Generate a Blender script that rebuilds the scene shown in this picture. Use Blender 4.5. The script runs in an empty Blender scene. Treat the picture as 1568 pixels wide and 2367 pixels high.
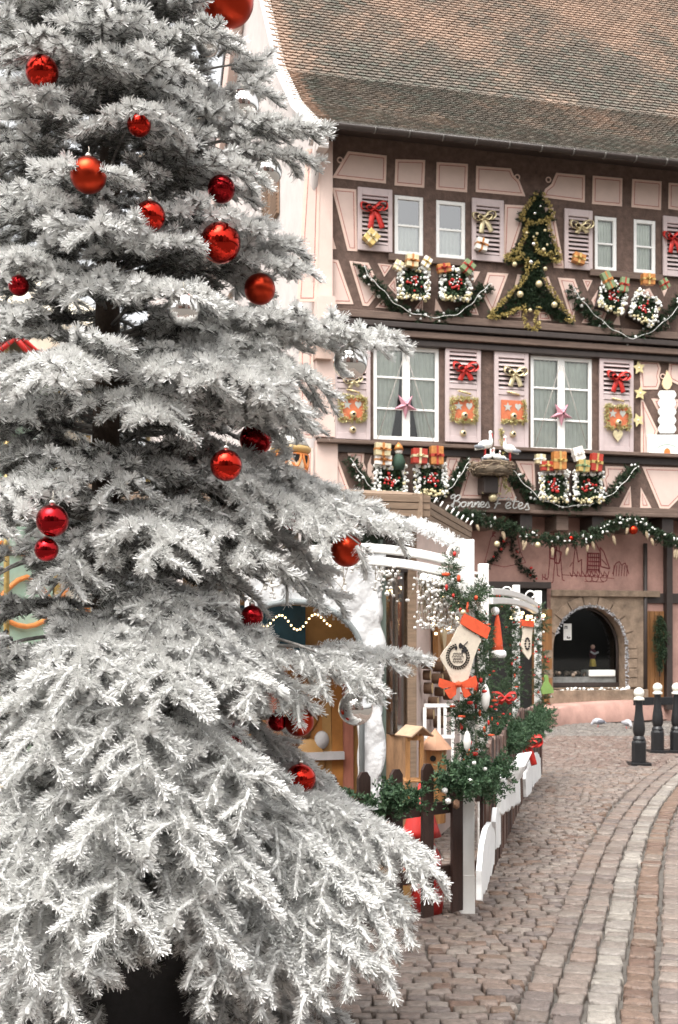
import bpy, math, random
import numpy as np
from mathutils import Vector, Matrix
random.seed(7)
RNG = np.random.default_rng(11)
R = math.radians
SC = bpy.context.scene
COL = SC.collection

# ------------------------------------------------------------------ camera, sky, sun, exposure
FOC, HOR, EYE = 2760.0, 1480.0, 1.65          # focal length and horizon in photo units (photo 1568 x 2366)
cam = bpy.data.cameras.new('camera')
cam_o = bpy.data.objects.new('camera', cam); COL.objects.link(cam_o)
cam.sensor_fit = 'VERTICAL'; cam.sensor_height = 36.0; cam.lens = 42.0
cam.shift_y = (HOR - 1183) / 2366.0
cam.clip_start = 0.05; cam.clip_end = 600
cam.dof.use_dof = True; cam.dof.focus_distance = 5.0; cam.dof.aperture_fstop = 8.0
cam_o.location = (0, 0, EYE); cam_o.rotation_euler = (R(90), 0, 0)
SC.camera = cam_o
SC.view_settings.view_transform = 'Standard'; SC.view_settings.look = 'None'
SC.view_settings.exposure = 1.34; SC.view_settings.gamma = 1

SUN_EL, SUN_AZ = R(62), R(208)                 # behind the camera, to its left
w = bpy.data.worlds.new('World'); SC.world = w; w.use_nodes = True
nt = w.node_tree
sky = nt.nodes.new('ShaderNodeTexSky'); sky.sky_type = 'NISHITA'; sky.sun_disc = False
sky.sun_elevation = SUN_EL; sky.sun_rotation = SUN_AZ
sky.air_density = 1.4; sky.dust_density = 6.0; sky.ozone_density = 1.0
hsv = nt.nodes.new('ShaderNodeHueSaturation'); hsv.inputs['Saturation'].default_value = 0.08
nt.links.new(sky.outputs[0], hsv.inputs['Color'])
bg = nt.nodes['Background']; bg.inputs['Strength'].default_value = 0.15
nt.links.new(hsv.outputs[0], bg.inputs['Color'])
sun = bpy.data.lights.new('sun', 'SUN'); sun.energy = 1.2; sun.angle = R(45); sun.color = (1, 0.945, 0.87)
sun_o = bpy.data.objects.new('sun', sun); COL.objects.link(sun_o)
sd = Vector((math.sin(SUN_AZ) * math.cos(SUN_EL), math.cos(SUN_AZ) * math.cos(SUN_EL), math.sin(SUN_EL)))
sun_o.rotation_euler = sd.to_track_quat('Z', 'Y').to_euler(); sun_o.location = (-8, -10, 20)
SC.cycles.max_bounces = 8; SC.cycles.diffuse_bounces = 4; SC.cycles.glossy_bounces = 3
SC.cycles.transparent_max_bounces = 8; SC.cycles.transmission_bounces = 4

# ------------------------------------------------------------------ materials
MATS = {}
def M(name, col, rough=0.6, metal=0.0, var=0.12, vs=6.0, bump=0.0, bs=60.0, attr=None, emit=0.0, tint=None, spec=0.4, stretch=None, trans=0.0):
    if name in MATS: return MATS[name]
    m = bpy.data.materials.new(name); MATS[name] = m; m.use_nodes = True
    n = m.node_tree; b = n.nodes['Principled BSDF']; L = n.links.new
    b.inputs['Roughness'].default_value = rough; b.inputs['Metallic'].default_value = metal
    b.inputs['Specular IOR Level'].default_value = spec
    tc = n.nodes.new('ShaderNodeTexCoord')
    vec = tc.outputs['Object']
    if stretch:
        mp = n.nodes.new('ShaderNodeMapping'); mp.inputs['Scale'].default_value = stretch
        L(vec, mp.inputs['Vector']); vec = mp.outputs[0]
    nz = n.nodes.new('ShaderNodeTexNoise'); nz.inputs['Scale'].default_value = vs
    nz.inputs['Detail'].default_value = 5; nz.inputs['Roughness'].default_value = 0.65
    L(vec, nz.inputs['Vector'])
    mix = n.nodes.new('ShaderNodeMix'); mix.data_type = 'RGBA'
    mr = n.nodes.new('ShaderNodeMapRange'); mr.inputs[1].default_value = 0.3; mr.inputs[2].default_value = 0.7
    L(nz.outputs['Fac'], mr.inputs[0]); L(mr.outputs[0], mix.inputs['Factor'])
    lo = tint if tint else tuple(c * (1 - var) for c in col)
    hi = tuple(min(1, c * (1 + var)) for c in col)
    mix.inputs[6].default_value = (*lo, 1); mix.inputs[7].default_value = (*hi, 1)
    out = mix.outputs[2]
    if attr:
        at = n.nodes.new('ShaderNodeAttribute'); at.attribute_name = attr
        mm = n.nodes.new('ShaderNodeMix'); mm.data_type = 'RGBA'; mm.blend_type = 'MULTIPLY'
        mm.inputs['Factor'].default_value = 1
        L(out, mm.inputs[6]); L(at.outputs['Color'], mm.inputs[7]); out = mm.outputs[2]
    L(out, b.inputs['Base Color'])
    if bump:
        n2 = n.nodes.new('ShaderNodeTexNoise'); n2.inputs['Scale'].default_value = bs; n2.inputs['Detail'].default_value = 4
        L(vec, n2.inputs['Vector'])
        bp = n.nodes.new('ShaderNodeBump'); bp.inputs['Strength'].default_value = bump; bp.inputs['Distance'].default_value = 0.01
        L(n2.outputs['Fac'], bp.inputs['Height']); L(bp.outputs[0], b.inputs['Normal'])
    if emit:
        b.inputs['Emission Color'].default_value = (*col, 1); b.inputs['Emission Strength'].default_value = emit
    if trans:
        tr = n.nodes.new('ShaderNodeBsdfTranslucent'); ms = n.nodes.new('ShaderNodeMixShader')
        ms.inputs[0].default_value = trans; L(out, tr.inputs['Color'])
        L(b.outputs[0], ms.inputs[1]); L(tr.outputs[0], ms.inputs[2])
        L(ms.outputs[0], n.nodes['Material Output'].inputs['Surface'])
    return m

def glass_mat(name, tint=(0.97, 0.985, 0.98), base=0.12):
    if name in MATS: return MATS[name]
    m = bpy.data.materials.new(name); MATS[name] = m; m.use_nodes = True
    n = m.node_tree; L = n.links.new
    n.nodes.remove(n.nodes['Principled BSDF'])
    t = n.nodes.new('ShaderNodeBsdfTransparent'); t.inputs[0].default_value = (*tint, 1)
    g = n.nodes.new('ShaderNodeBsdfGlossy'); g.inputs['Roughness'].default_value = 0.03
    f = n.nodes.new('ShaderNodeFresnel'); f.inputs[0].default_value = 1.5
    a = n.nodes.new('ShaderNodeMath'); a.operation = 'ADD'; a.inputs[1].default_value = base; a.use_clamp = True
    L(f.outputs[0], a.inputs[0])
    nz = n.nodes.new('ShaderNodeTexNoise'); nz.inputs['Scale'].default_value = 1.5
    bp = n.nodes.new('ShaderNodeBump'); bp.inputs['Strength'].default_value = 0.08; L(nz.outputs['Fac'], bp.inputs['Height'])
    L(bp.outputs[0], g.inputs['Normal'])
    mx = n.nodes.new('ShaderNodeMixShader'); L(a.outputs[0], mx.inputs[0]); L(t.outputs[0], mx.inputs[1]); L(g.outputs[0], mx.inputs[2])
    L(mx.outputs[0], n.nodes['Material Output'].inputs['Surface'])
    return m

# ------------------------------------------------------------------ mesh building
_ico = None
def ico():
    global _ico
    if _ico is None:
        p = (1 + 5 ** .5) / 2
        v = np.array([(-1,p,0),(1,p,0),(-1,-p,0),(1,-p,0),(0,-1,p),(0,1,p),(0,-1,-p),(0,1,-p),(p,0,-1),(p,0,1),(-p,0,-1),(-p,0,1)], float)
        v /= np.linalg.norm(v[0])
        f = [(0,11,5),(0,5,1),(0,1,7),(0,7,10),(0,10,11),(1,5,9),(5,11,4),(11,10,2),(10,7,6),(7,1,8),(3,9,4),(3,4,2),(3,2,6),(3,6,8),(3,8,9),(4,9,5),(2,4,11),(6,2,10),(8,6,7),(9,8,1)]
        _ico = (v, f)
    return _ico

class MB:
    def __init__(s): s.v = []; s.f = []; s.m = []; s.s = []
    def add(s, vs, fs, mat=0, smooth=False):
        k = len(s.v); s.v += [tuple(map(float, p)) for p in vs]
        for f in fs: s.f.append(tuple(i + k for i in f)); s.m.append(mat); s.s.append(smooth)
    def box(s, c, d, mat=0, rot=None):
        x, y, z = (q / 2 for q in d)
        vs = [Vector(p) for p in ((-x,-y,-z),(x,-y,-z),(x,y,-z),(-x,y,-z),(-x,-y,z),(x,-y,z),(x,y,z),(-x,y,z))]
        if rot is not None: vs = [rot @ p for p in vs]
        s.add([p + Vector(c) for p in vs], [(0,3,2,1),(4,5,6,7),(0,1,5,4),(1,2,6,5),(2,3,7,6),(3,0,4,7)], mat)
    def span(s, a, b, mat=0):   # box between two corners
        s.box([(p + q) / 2 for p, q in zip(a, b)], [abs(p - q) for p, q in zip(a, b)], mat)
    def prism(s, poly, y0, y1, mat=0, mats=None):  # polygon in x,z pushed along y, front face at y1
        n = len(poly)
        if area(poly) < 0: poly = poly[::-1]
        vs = [(x, y1, z) for x, z in poly] + [(x, y0, z) for x, z in poly]
        s.add(vs, [tuple(range(n))], mat)
        s.add(vs, [tuple(range(2 * n - 1, n - 1, -1))] + [(i, n + i, n + (i + 1) % n, (i + 1) % n) for i in range(n)], mat if mats is None else mats)
    def prismz(s, poly, z0, z1, mat=0):
        n = len(poly)
        if area(poly) < 0: poly = poly[::-1]
        vs = [(x, y, z0) for x, y in poly] + [(x, y, z1) for x, y in poly]
        s.add(vs, [tuple(range(n, 2 * n)), tuple(range(n - 1, -1, -1))] + [(i, (i + 1) % n, n + (i + 1) % n, n + i) for i in range(n)], mat)
    def tube(s, pts, rad, n=8, mat=0, caps=True, smooth=True, closed=False):
        P = [Vector(p) for p in pts]; k = len(P)
        rs = rad if hasattr(rad, '__len__') else [rad] * k
        vs = []; prev = None
        for i, p in enumerate(P):
            if closed: t = P[(i + 1) % k] - P[i - 1]
            else: t = P[min(i + 1, k - 1)] - P[max(i - 1, 0)]
            if t.length < 1e-9: t = Vector((0, 0, 1))
            t.normalize()
            if prev is None:
                a = Vector((0, 0, 1)) if abs(t.z) < .9 else Vector((1, 0, 0))
                u = t.cross(a).normalized()
            else:
                u = prev - t * prev.dot(t)
                u = u.normalized() if u.length > 1e-6 else t.orthogonal().normalized()
            prev = u; w_ = t.cross(u)
            for j in range(n):
                q = 2 * math.pi * j / n
                vs.append(p + (u * math.cos(q) + w_ * math.sin(q)) * rs[i])
        fs = []
        for i in range(k if closed else k - 1):
            a, b = i * n, ((i + 1) % k) * n
            for j in range(n): fs.append((a + j, a + (j + 1) % n, b + (j + 1) % n, b + j))
        s.add(vs, fs, mat, smooth)
        if caps and not closed:
            s.f.append(tuple(len(s.v) - k * n + j for j in range(n - 1, -1, -1))); s.m.append(mat); s.s.append(False)
            s.f.append(tuple(len(s.v) - n + j for j in range(n))); s.m.append(mat); s.s.append(False)
    def lathe(s, prof, c=(0, 0, 0), n=20, mat=0, smooth=True, sy=1.0):
        vs = []; 
        for r, z in prof:
            for j in range(n):
                q = 2 * math.pi * j / n
                vs.append((c[0] + r * math.cos(q), c[1] + r * math.sin(q) * sy, c[2] + z))
        fs = []
        for i in range(len(prof) - 1):
            for j in range(n): fs.append((i*n+j, i*n+(j+1)%n, (i+1)*n+(j+1)%n, (i+1)*n+j))
        s.add(vs, fs, mat, smooth)
        k = len(s.v) - len(vs)
        s.f.append(tuple(k + j for j in range(n - 1, -1, -1))); s.m.append(mat); s.s.append(False)
        s.f.append(tuple(len(s.v) - n + j for j in range(n))); s.m.append(mat); s.s.append(False)
    def sphere(s, c, r, mat=0, nu=16, nv=10, sc=(1, 1, 1)):
        vs = [(c[0], c[1], c[2] - r * sc[2])]
        for i in range(1, nv):
            a = -math.pi / 2 + math.pi * i / nv
            for j in range(nu):
                q = 2 * math.pi * j / nu
                vs.append((c[0] + r*sc[0]*math.cos(a)*math.cos(q), c[1] + r*sc[1]*math.cos(a)*math.sin(q), c[2] + r*sc[2]*math.sin(a)))
        vs.append((c[0], c[1], c[2] + r * sc[2]))
        fs = [(0, 1 + (j + 1) % nu, 1 + j) for j in range(nu)]
        for i in range(nv - 2):
            for j in range(nu):
                a, b = 1 + i * nu, 1 + (i + 1) * nu
                fs.append((a + j, a + (j + 1) % nu, b + (j + 1) % nu, b + j))
        a = 1 + (nv - 2) * nu; t = len(vs) - 1
        fs += [(a + j, a + (j + 1) % nu, t) for j in range(nu)]
        s.add(vs, fs, mat, True)
    def blob(s, c, r, mat=0, sc=(1, 1, 1)):
        v, f = ico(); s.add(v * np.array(sc) * r + np.array(c), f, mat, True)
    def strip(s, pts, wvec, mat=0, smooth=True, thick=0.0):   # ribbon following pts, wide along wvec
        P = [Vector(p) for p in pts]; n = len(P)
        ws = wvec if isinstance(wvec, list) else [wvec] * n
        vs = []
        for p, q in zip(P, ws): vs += [p - Vector(q) / 2, p + Vector(q) / 2]
        s.add(vs, [(2*i, 2*i+1, 2*i+3, 2*i+2) for i in range(n - 1)], mat, smooth)
    def build(s, name, mats, parent=None, loc=None, bevel=0.0, solid=0.0, rotz=0.0):
        me = bpy.data.meshes.new(name)
        me.from_pydata(s.v, [], s.f); me.update()
        me.polygons.foreach_set('material_index', s.m); me.polygons.foreach_set('use_smooth', s.s)
        for m in (mats if isinstance(mats, (list, tuple)) else [mats]): me.materials.append(m)
        o = bpy.data.objects.new(name, me); COL.objects.link(o)
        if parent is not None: o.parent = parent
        if loc is not None: o.location = loc
        o.rotation_euler.z = rotz
        if solid:
            md = o.modifiers.new('Solidify', 'SOLIDIFY'); md.thickness = solid; md.offset = 0
        if bevel:
            md = o.modifiers.new('Bevel', 'BEVEL'); md.width = bevel; md.segments = 2; md.limit_method = 'ANGLE'; md.angle_limit = R(40)
        return o

def area(p): return sum(p[i][0] * p[(i + 1) % len(p)][1] - p[(i + 1) % len(p)][0] * p[i][1] for i in range(len(p))) / 2

def inset(poly, d):
    if area(poly) < 0: poly = poly[::-1]
    n = len(poly); out = []
    for i in range(n):
        p0, p1, p2 = Vector(poly[i - 1]), Vector(poly[i]), Vector(poly[(i + 1) % n])
        a = (p1 - p0).normalized(); b = (p2 - p1).normalized()
        na, nb = Vector((-a.y, a.x)), Vector((-b.y, b.x))
        k = 1 + na.dot(nb)
        q = (na + nb) / max(k, 0.25)
        out.append(tuple(p1 + q * d))
    return out

def np_mesh(name, V, Fq, mats, parent=None, loc=None, cols=None, midx=None, smooth=False):
    """V: (n,3); Fq: (m,k) polygon indices, all k-gons"""
    me = bpy.data.meshes.new(name); k = Fq.shape[1]
    me.vertices.add(len(V)); me.vertices.foreach_set('co', np.ascontiguousarray(V, np.float32).ravel())
    me.loops.add(Fq.size); me.loops.foreach_set('vertex_index', np.ascontiguousarray(Fq, np.int32).ravel())
    me.polygons.add(len(Fq)); me.polygons.foreach_set('loop_start', np.arange(0, Fq.size, k, dtype=np.int32))
    for m in (mats if isinstance(mats, (list, tuple)) else [mats]): me.materials.append(m)
    if midx is not None: me.polygons.foreach_set('material_index', np.ascontiguousarray(midx, np.int32))
    if smooth: me.polygons.foreach_set('use_smooth', np.ones(len(Fq), bool))
    me.update(calc_edges=True)
    if cols is not None:
        a = me.attributes.new('tone', 'FLOAT_COLOR', 'POINT')
        c4 = np.ones((len(V), 4), np.float32); c4[:, :3] = cols
        a.data.foreach_set('color', c4.ravel())
    o = bpy.data.objects.new(name, me); COL.objects.link(o)
    if parent is not None: o.parent = parent
    if loc is not None: o.location = loc
    return o

def tag(o, label=None, cat=None, group=None, kind=None):
    if label: o['label'] = label
    if cat: o['category'] = cat
    if group: o['group'] = group
    if kind: o['kind'] = kind
    return o

def thing(name, label, cat, loc=(0, 0, 0), rotz=0.0, group=None):
    o = bpy.data.objects.new(name, None); COL.objects.link(o); o.empty_display_size = .2
    o.location = loc; o.rotation_euler = (0, 0, rotz)
    return tag(o, label, cat, group)

# ------------------------------------------------------------------ from the photo's pixels to places
def at(u, v, Z):                                  # point at depth Z seen at photo pixel u, v
    return Vector(((u - 784) / FOC * Z, Z, EYE + (HOR - v) / FOC * Z))
def ground(u, v):
    Z = EYE * FOC / (v - HOR); return Vector(((u - 784) / FOC * Z, Z, 0))
TH = R(14.4)
EX = Vector((math.cos(TH), math.sin(TH), 0)); NR = Vector((math.sin(TH), -math.cos(TH), 0))
FO = Vector((-0.44, 22.65, 0))                    # foot of the timber house's left front corner
def fac(u, v, n=0.0):                             # house coordinates (along facade, height) on the plane n metres in front of it
    a = (u - 784) / FOC; b = (HOR - v) / FOC
    t = (n + FO.dot(NR)) / (a * NR.x + NR.y)
    p = Vector((a * t, t, 0)) - FO
    return p.dot(EX), EYE + b * t
def fw(s, n, z): p = FO + EX * s + NR * n; p.z = z; return p
C1 = lambda x, y: (635.5 + .29475 * x, 288.9 + .29475 * y)
C2 = lambda x, y: (1097.6 + .2999 * x, 288.9 + .2999 * y)
C3 = lambda x, y: (664.4 + .29475 * x, 751.0 + .29475 * y)
C4 = lambda x, y: (1097.6 + .2999 * x, 779.9 + .2999 * y)
def ftng(name, label, cat, u, v, n, group=None):  # a thing hung on the facade
    s, z = fac(u, v, n)
    return thing(name, label, cat, fw(s, n, z), TH, group), (s, z)
def rel(o, u, v, n): s, z = fac(u, v, n); return s - o[0], z - o[1]
PX = 22.9 / FOC                                   # metres per photo pixel on the facade

def crom(pts, k=6, closed=False):                 # smooth curve through points
    P = [Vector(p) for p in pts]; n = len(P); out = []
    for i in range(n if closed else n - 1):
        if closed: p0, p1, p2, p3 = P[i - 1], P[i], P[(i + 1) % n], P[(i + 2) % n]
        else: p0, p1, p2, p3 = P[max(i - 1, 0)], P[i], P[i + 1], P[min(i + 2, n - 1)]
        for j in range(k):
            t = j / k
            out.append(.5 * ((2 * p1) + (p2 - p0) * t + (2 * p0 - 5 * p1 + 4 * p2 - p3) * t * t + (3 * p1 - p0 - 3 * p2 + p3) * t ** 3))
    if not closed: out.append(P[-1])
    return out

# ------------------------------------------------------------------ needles: thin triangles along short twigs
def unit(a): return a / np.maximum(np.linalg.norm(a, axis=-1, keepdims=True), 1e-9)
def needle_mesh(name, A, B, mat, parent, per_m=450, ln=0.022, wd=0.0032, colfn=None, loc=None, lo_ang=-2.4, hi_ang=2.4, tipflare=0.5, rough_n=.3, ang0=58):
    A = np.asarray(A, float); B = np.asarray(B, float)
    D = B - A; Ls = np.linalg.norm(D, axis=1)
    pm = per_m if hasattr(per_m, '__len__') else np.full(len(A), per_m)
    cnt = np.maximum(1, RNG.poisson(Ls * pm)); idx = np.repeat(np.arange(len(A)), cnt); N = len(idx)
    t = RNG.random(N); ax = unit(D)[idx]
    up = np.array([0, 0, 1.0]); sd_ = unit(np.cross(ax, up) + 1e-6); u2 = np.cross(sd_, ax)
    phi = RNG.uniform(lo_ang, hi_ang, N)
    rad = u2 * np.cos(phi)[:, None] + sd_ * np.sin(phi)[:, None]
    al = R(ang0) - t ** 2 * R(18) + RNG.normal(0, .17, N)
    d = unit(ax * np.cos(al)[:, None] + rad * np.sin(al)[:, None])
    l = ln * RNG.uniform(.7, 1.2, N)
    p = A[idx] + D[idx] * t[:, None]
    rv = unit(unit(np.cross(d, rad)) + RNG.normal(0, rough_n, (N, 3))) * (wd * RNG.uniform(.7, 1.3, N))[:, None] * .5
    fl = RNG.random(N) < tipflare
    base = np.where(fl[:, None], p + d * l[:, None], p); tip = np.where(fl[:, None], p, p + d * l[:, None])
    V = np.empty((N, 3, 3)); V[:, 0] = base - rv; V[:, 1] = base + rv; V[:, 2] = tip
    Fq = np.arange(3 * N).reshape(N, 3)
    cols = None
    if colfn is not None:
        c = colfn(p, d, t, idx)
        if isinstance(c, tuple):
            cb, ct = c; cols = np.empty((N, 3, 3)); o_, i_ = np.where(fl[:, None], ct, cb), np.where(fl[:, None], cb, ct)
            cols[:, 0] = o_; cols[:, 1] = o_; cols[:, 2] = i_; cols = cols.reshape(-1, 3)
        else: cols = np.repeat(c, 3, axis=0)
    return np_mesh(name, V.reshape(-1, 3), Fq, mat, parent, loc, cols)

def garland_segs(path, rad, per_m=60, seed=0, flat=1.0):
    """short twigs sticking out of a path: arrays A, B"""
    rg = np.random.default_rng(seed + 5); P = [Vector(p) for p in path]; A = []; B = []
    for a, b in zip(P[:-1], P[1:]):
        L = (b - a).length; k = max(1, int(L * per_m + rg.random())); ax = (b - a).normalized()
        for _ in range(k):
            p = a.lerp(b, rg.random()); d = Vector(rg.normal(size=3)); d.y *= flat
            d = (d - ax * d.dot(ax) * .5).normalized()
            p0 = p + d * rad * .15; A.append(p0); B.append(p + (d + ax * rg.uniform(-.5, .5)).normalized() * rad * rg.uniform(.7, 1.15))
    return np.array(A), np.array(B)
# ------------------------------------------------------------------ ground: bedding sheet, setts, kerb strip courses
m_bed = M('bedding_sand', (.105, .094, .083), .95, var=.3, vs=14, bump=.5, bs=90)
m_sett = M('porphyry_sett', (.31, .302, .292), .5, var=.32, vs=26, bump=.75, bs=70, attr='tone', spec=.5)
g = MB(); g.add([(-120, -40, -.035), (120, -40, -.035), (120, 220, -.035), (-120, 220, -.035)], [(0, 1, 2, 3)])
tag(g.build('ground', m_bed), kind='structure')

def sett_mesh(name, quads, tones, h=.0, dome=.0035):
    Q = np.asarray(quads, float)                   # (n,4,2) corners, anticlockwise from above
    n = len(Q); c = Q.mean(1, keepdims=True)
    jit = RNG.normal(0, .006, Q.shape); Q = Q + jit
    def ring(shrink, z):
        d = Q - c; l = np.linalg.norm(d, axis=2, keepdims=True)
        q = c + d * (1 - shrink / l); return np.concatenate([q, np.broadcast_to(z, (n, 4))[..., None]], 2)
    hz = h + RNG.normal(0, .003, (n, 1)); tilt = RNG.normal(0, .0025, (n, 4))
    V = np.concatenate([ring(.002, hz - .05), ring(.0025, hz - .006 + tilt), ring(.008, hz + dome * .8 + tilt), ring(.032, hz + dome + tilt + .001)], 1)  # 16 verts
    f = []
    for a in (0, 4, 8):
        for j in range(4): f.append((a + j, a + (j + 1) % 4, a + 4 + (j + 1) % 4, a + 4 + j))
    f.append((12, 13, 14, 15)); f = np.array(f)
    Fq = (f[None] + (np.arange(n) * 16)[:, None, None]).reshape(-1, 4)
    o = np_mesh(name, V.reshape(-1, 3), Fq, m_sett, cols=np.repeat(np.asarray(tones), 16, 0), smooth=True)
    return tag(o, kind='structure')

EDGE = [(.40, 2.2), (.62, 3.2)] + [tuple(ground(u, v)[:2]) for u, v in ((1350, 2366), (1404, 2123), (1441, 1974), (1494, 1862), (1568, 1784))] + [(5.75, 18.2), (7.6, 21.2)]
EC = crom([(x, y, 0) for x, y in EDGE], 14)
ECx = np.array([p.x for p in EC]); ECy = np.array([p.y for p in EC])
arc = np.concatenate([[0], np.cumsum(np.hypot(np.diff(ECx), np.diff(ECy)))])
def ec(s, b):
    x = np.interp(s, arc, ECx); y = np.interp(s, arc, ECy)
    x2 = np.interp(s + .05, arc, ECx); y2 = np.interp(s + .05, arc, ECy)
    x1 = np.interp(s - .05, arc, ECx); y1 = np.interp(s - .05, arc, ECy)
    tx, ty = x2 - x1, y2 - y1; l = max(1e-6, math.hypot(tx, ty))
    return (x + ty / l * b, y - tx / l * b)
def tone(kind):
    if kind == 'grey': c = random.choice(((.50, .47, .44), (.44, .41, .38), (.56, .51, .46), (.40, .36, .34)))
    elif kind == 'pale': c = random.choice(((.82, .76, .69), (.68, .62, .57), (.74, .68, .61), (.56, .49, .44)))
    elif kind == 'rust': c = random.choice(((.46, .31, .23), (.52, .36, .28), (.40, .26, .20), (.55, .45, .38), (.48, .34, .26)))
    elif kind == 'mix': c = random.choice(((.60, .49, .43), (.53, .42, .37), (.56, .47, .42), (.49, .40, .35), (.58, .44, .37), (.63, .54, .48), (.45, .37, .34)))
    elif kind == 'red': c = random.choice(((.42, .29, .245), (.46, .32, .27), (.38, .27, .23), (.45, .35, .30), (.48, .36, .31)))
    j = random.uniform(.91, 1.09); return tuple(q * j for q in c)

def strips():
    quads, tones = [], []
    bands = [(-.29, -.16, 'mix', .13), (-.145, -.015, 'mix', .14), (.0, .135, 'pale', .14), (.155, .285, 'rust', .13), (.315, .45, 'mix', .14)]
    b = .465
    while b < 4.6: bands.append((b, b + .13, 'mix', .14)); b += .142
    for b0, b1, kd, step in bands:
        s = .1 + random.random() * .1
        while s < arc[-1] - .2:
            l = step * random.uniform(.7, 1.25); g_ = .007
            q = [ec(s + g_, b0), ec(s + g_, b1), ec(s + l - g_, b1), ec(s + l - g_, b0)]
            cy = q[0][1]; cx = (q[0][0] + q[1][0]) / 2
            if cy < 21.4 and cx < .34 * cy + .8 and cy > 2.4:
                quads.append(q); k = kd
                if b0 > .45 and random.random() < .3: k = 'rust'
                tones.append(tone(k))
            s += l
    return quads, tones
q, t_ = strips()
q = [x[::1] if area(x) > 0 else x[::-1] for x in q]
sett_mesh('kerb_courses', q, t_, h=-.004)

def field():
    quads, tones = [], []
    y = 2.6; row = 0
    while y < 23.9:
        far = y > 20.6
        d = (.078 if y > 9 else .092) * random.uniform(.92, 1.08)
        xr = float(np.interp(y, ECy, ECx)) if y < 21 else 9.0
        sl = np.interp(y + .1, ECy, ECx) - np.interp(y - .1, ECy, ECx); off = .31 * math.hypot(sl, .2) / .2
        xr -= off if y < 21 else 0
        xl = -1.7 if y < 9 else (y - 7.3) * .225 - 1.6
        x = xl + random.random() * .15
        while x < xr:
            l = random.uniform(.08, .15)
            if y < 6.2: l *= 1.15
            x2 = min(x + l, xr + .02)
            if x2 - x > .05:
                bow = lambda xx: .06 * math.sin(xx * 1.3 + y * .35) + .02 * math.sin(xx * 3.1 + y) 
                g_ = .004
                quads.append([(x + g_, y + g_ + bow(x)), (x2 - g_, y + g_ + bow(x2)), (x2 - g_, y + d - g_ + bow(x2)), (x + g_, y + d - g_ + bow(x))])
                if far: k = 'grey'
                elif y > 15.5: k = 'red' if random.random() < .7 else 'mix'
                else: k = 'mix' if random.random() < .86 else 'rust'
                tones.append(tone(k))
            x += l
        y += d
    return quads, tones
q, t_ = field()
sett_mesh('paving', q, t_)

# ------------------------------------------------------------------ timber house
m_brown = M('brown_timber_wall', (.118, .076, .060), .85, var=.38, vs=7, bump=1.0, bs=28)
m_beam = M('weathered_beam', (.135, .092, .072), .8, var=.35, vs=6, bump=.6, bs=30, stretch=(.4, 3, 6))
m_pink = M('pink_plaster', (.63, .485, .425), .85, var=.06, vs=3, bump=.25, bs=60)
m_peach = M('pale_pink_border', (.69, .51, .43), .85, var=.06, vs=8)
m_red = M('red_line', (.36, .12, .10), .8, var=.2, vs=12)
m_cream = M('cream_gable_plaster', (.58, .52, .49), .9, var=.09, vs=2.5, bump=.25, bs=50)
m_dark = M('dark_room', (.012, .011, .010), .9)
m_white = M('white_paint', (.80, .79, .76), .5, var=.05, vs=8)
m_glass = glass_mat('window_glass', base=.04)
m_glass_up = glass_mat('window_glass_bright', base=.25)
m_gpink = M('ground_floor_pink', (.38, .225, .185), .9, var=.25, vs=2.2, bump=.4, bs=30)
m_tile = M('clay_tile', (.86, .86, .86), .85, var=.16, vs=7, bump=.4, bs=50, attr='tone')
m_gutter = M('brown_gutter', (.042, .031, .027), .45, var=.2, vs=5)
m_stone = M('sandstone', (.215, .155, .11), .9, var=.4, vs=5, bump=.9, bs=22)
m_door = M('orange_wood', (.20, .09, .03), .6, var=.3, vs=4, stretch=(6, 6, .5))
m_black = M('black_iron', (.012, .012, .013), .35, var=.3, vs=20, bump=.2, bs=80)

house = thing('timber_house', 'large pink and brown half-timbered house with steep tiled roof and cream gable', 'house', tuple(FO), TH)
def rect(u0, v0, u1, v1, n=0.0):
    s0, _ = fac(u0, (v0 + v1) / 2, n); s1, _ = fac(u1, (v0 + v1) / 2, n)
    _, z0 = fac((u0 + u1) / 2, v1, n); _, z1 = fac((u0 + u1) / 2, v0, n)
    return s0, z0, s1, z1
WIN = [rect(912.6, 452.5, 978.9, 589.5), rect(1008.4, 464.3, 1076.1, 596.9), rect(1375, 500.3, 1426, 624.8), rect(1465, 507.8, 1516, 630.8),
       rect(863.4, 801, 1015.2, 1017.7), rect(1226.6, 824.9, 1369, 1043.8)]
Z_L3 = 4.17                                          # underside of the jettied upper storeys
GN = -.55                                            # ground-floor wall plane
S1 = 13.0
sx = sorted({-.0, S1, *[w_[0] for w_ in WIN], *[w_[2] for w_ in WIN]}); zx = sorted({Z_L3, 11.5, *[w_[1] for w_ in WIN], *[w_[3] for w_ in WIN]})
b = MB()
for i in range(len(sx) - 1):
    for j in range(len(zx) - 1):
        cs, cz = (sx[i] + sx[i + 1]) / 2, (zx[j] + zx[j + 1]) / 2
        if any(w_[0] < cs < w_[2] and w_[1] < cz < w_[3] for w_ in WIN): continue
        b.add([(sx[i], 0, zx[j]), (sx[i + 1], 0, zx[j]), (sx[i + 1], 0, zx[j + 1]), (sx[i], 0, zx[j + 1])], [(0, 1, 2, 3)])
for w_ in WIN:                                       # reveals
    a0, z0, a1, z1 = w_; d = .30
    for q in (((a0,0,z0),(a1,0,z0),(a1,d,z0),(a0,d,z0)), ((a0,0,z1),(a0,d,z1),(a1,d,z1),(a1,0,z1)), ((a0,0,z0),(a0,d,z0),(a0,d,z1),(a0,0,z1)), ((a1,0,z0),(a1,0,z1),(a1,d,z1),(a1,d,z0))):
        b.add(q, [(0, 1, 2, 3)])
    b.add([(a0,d,z0),(a1,d,z0),(a1,d,z1),(a0,d,z1)], [(0,1,2,3)], 1)
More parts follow.
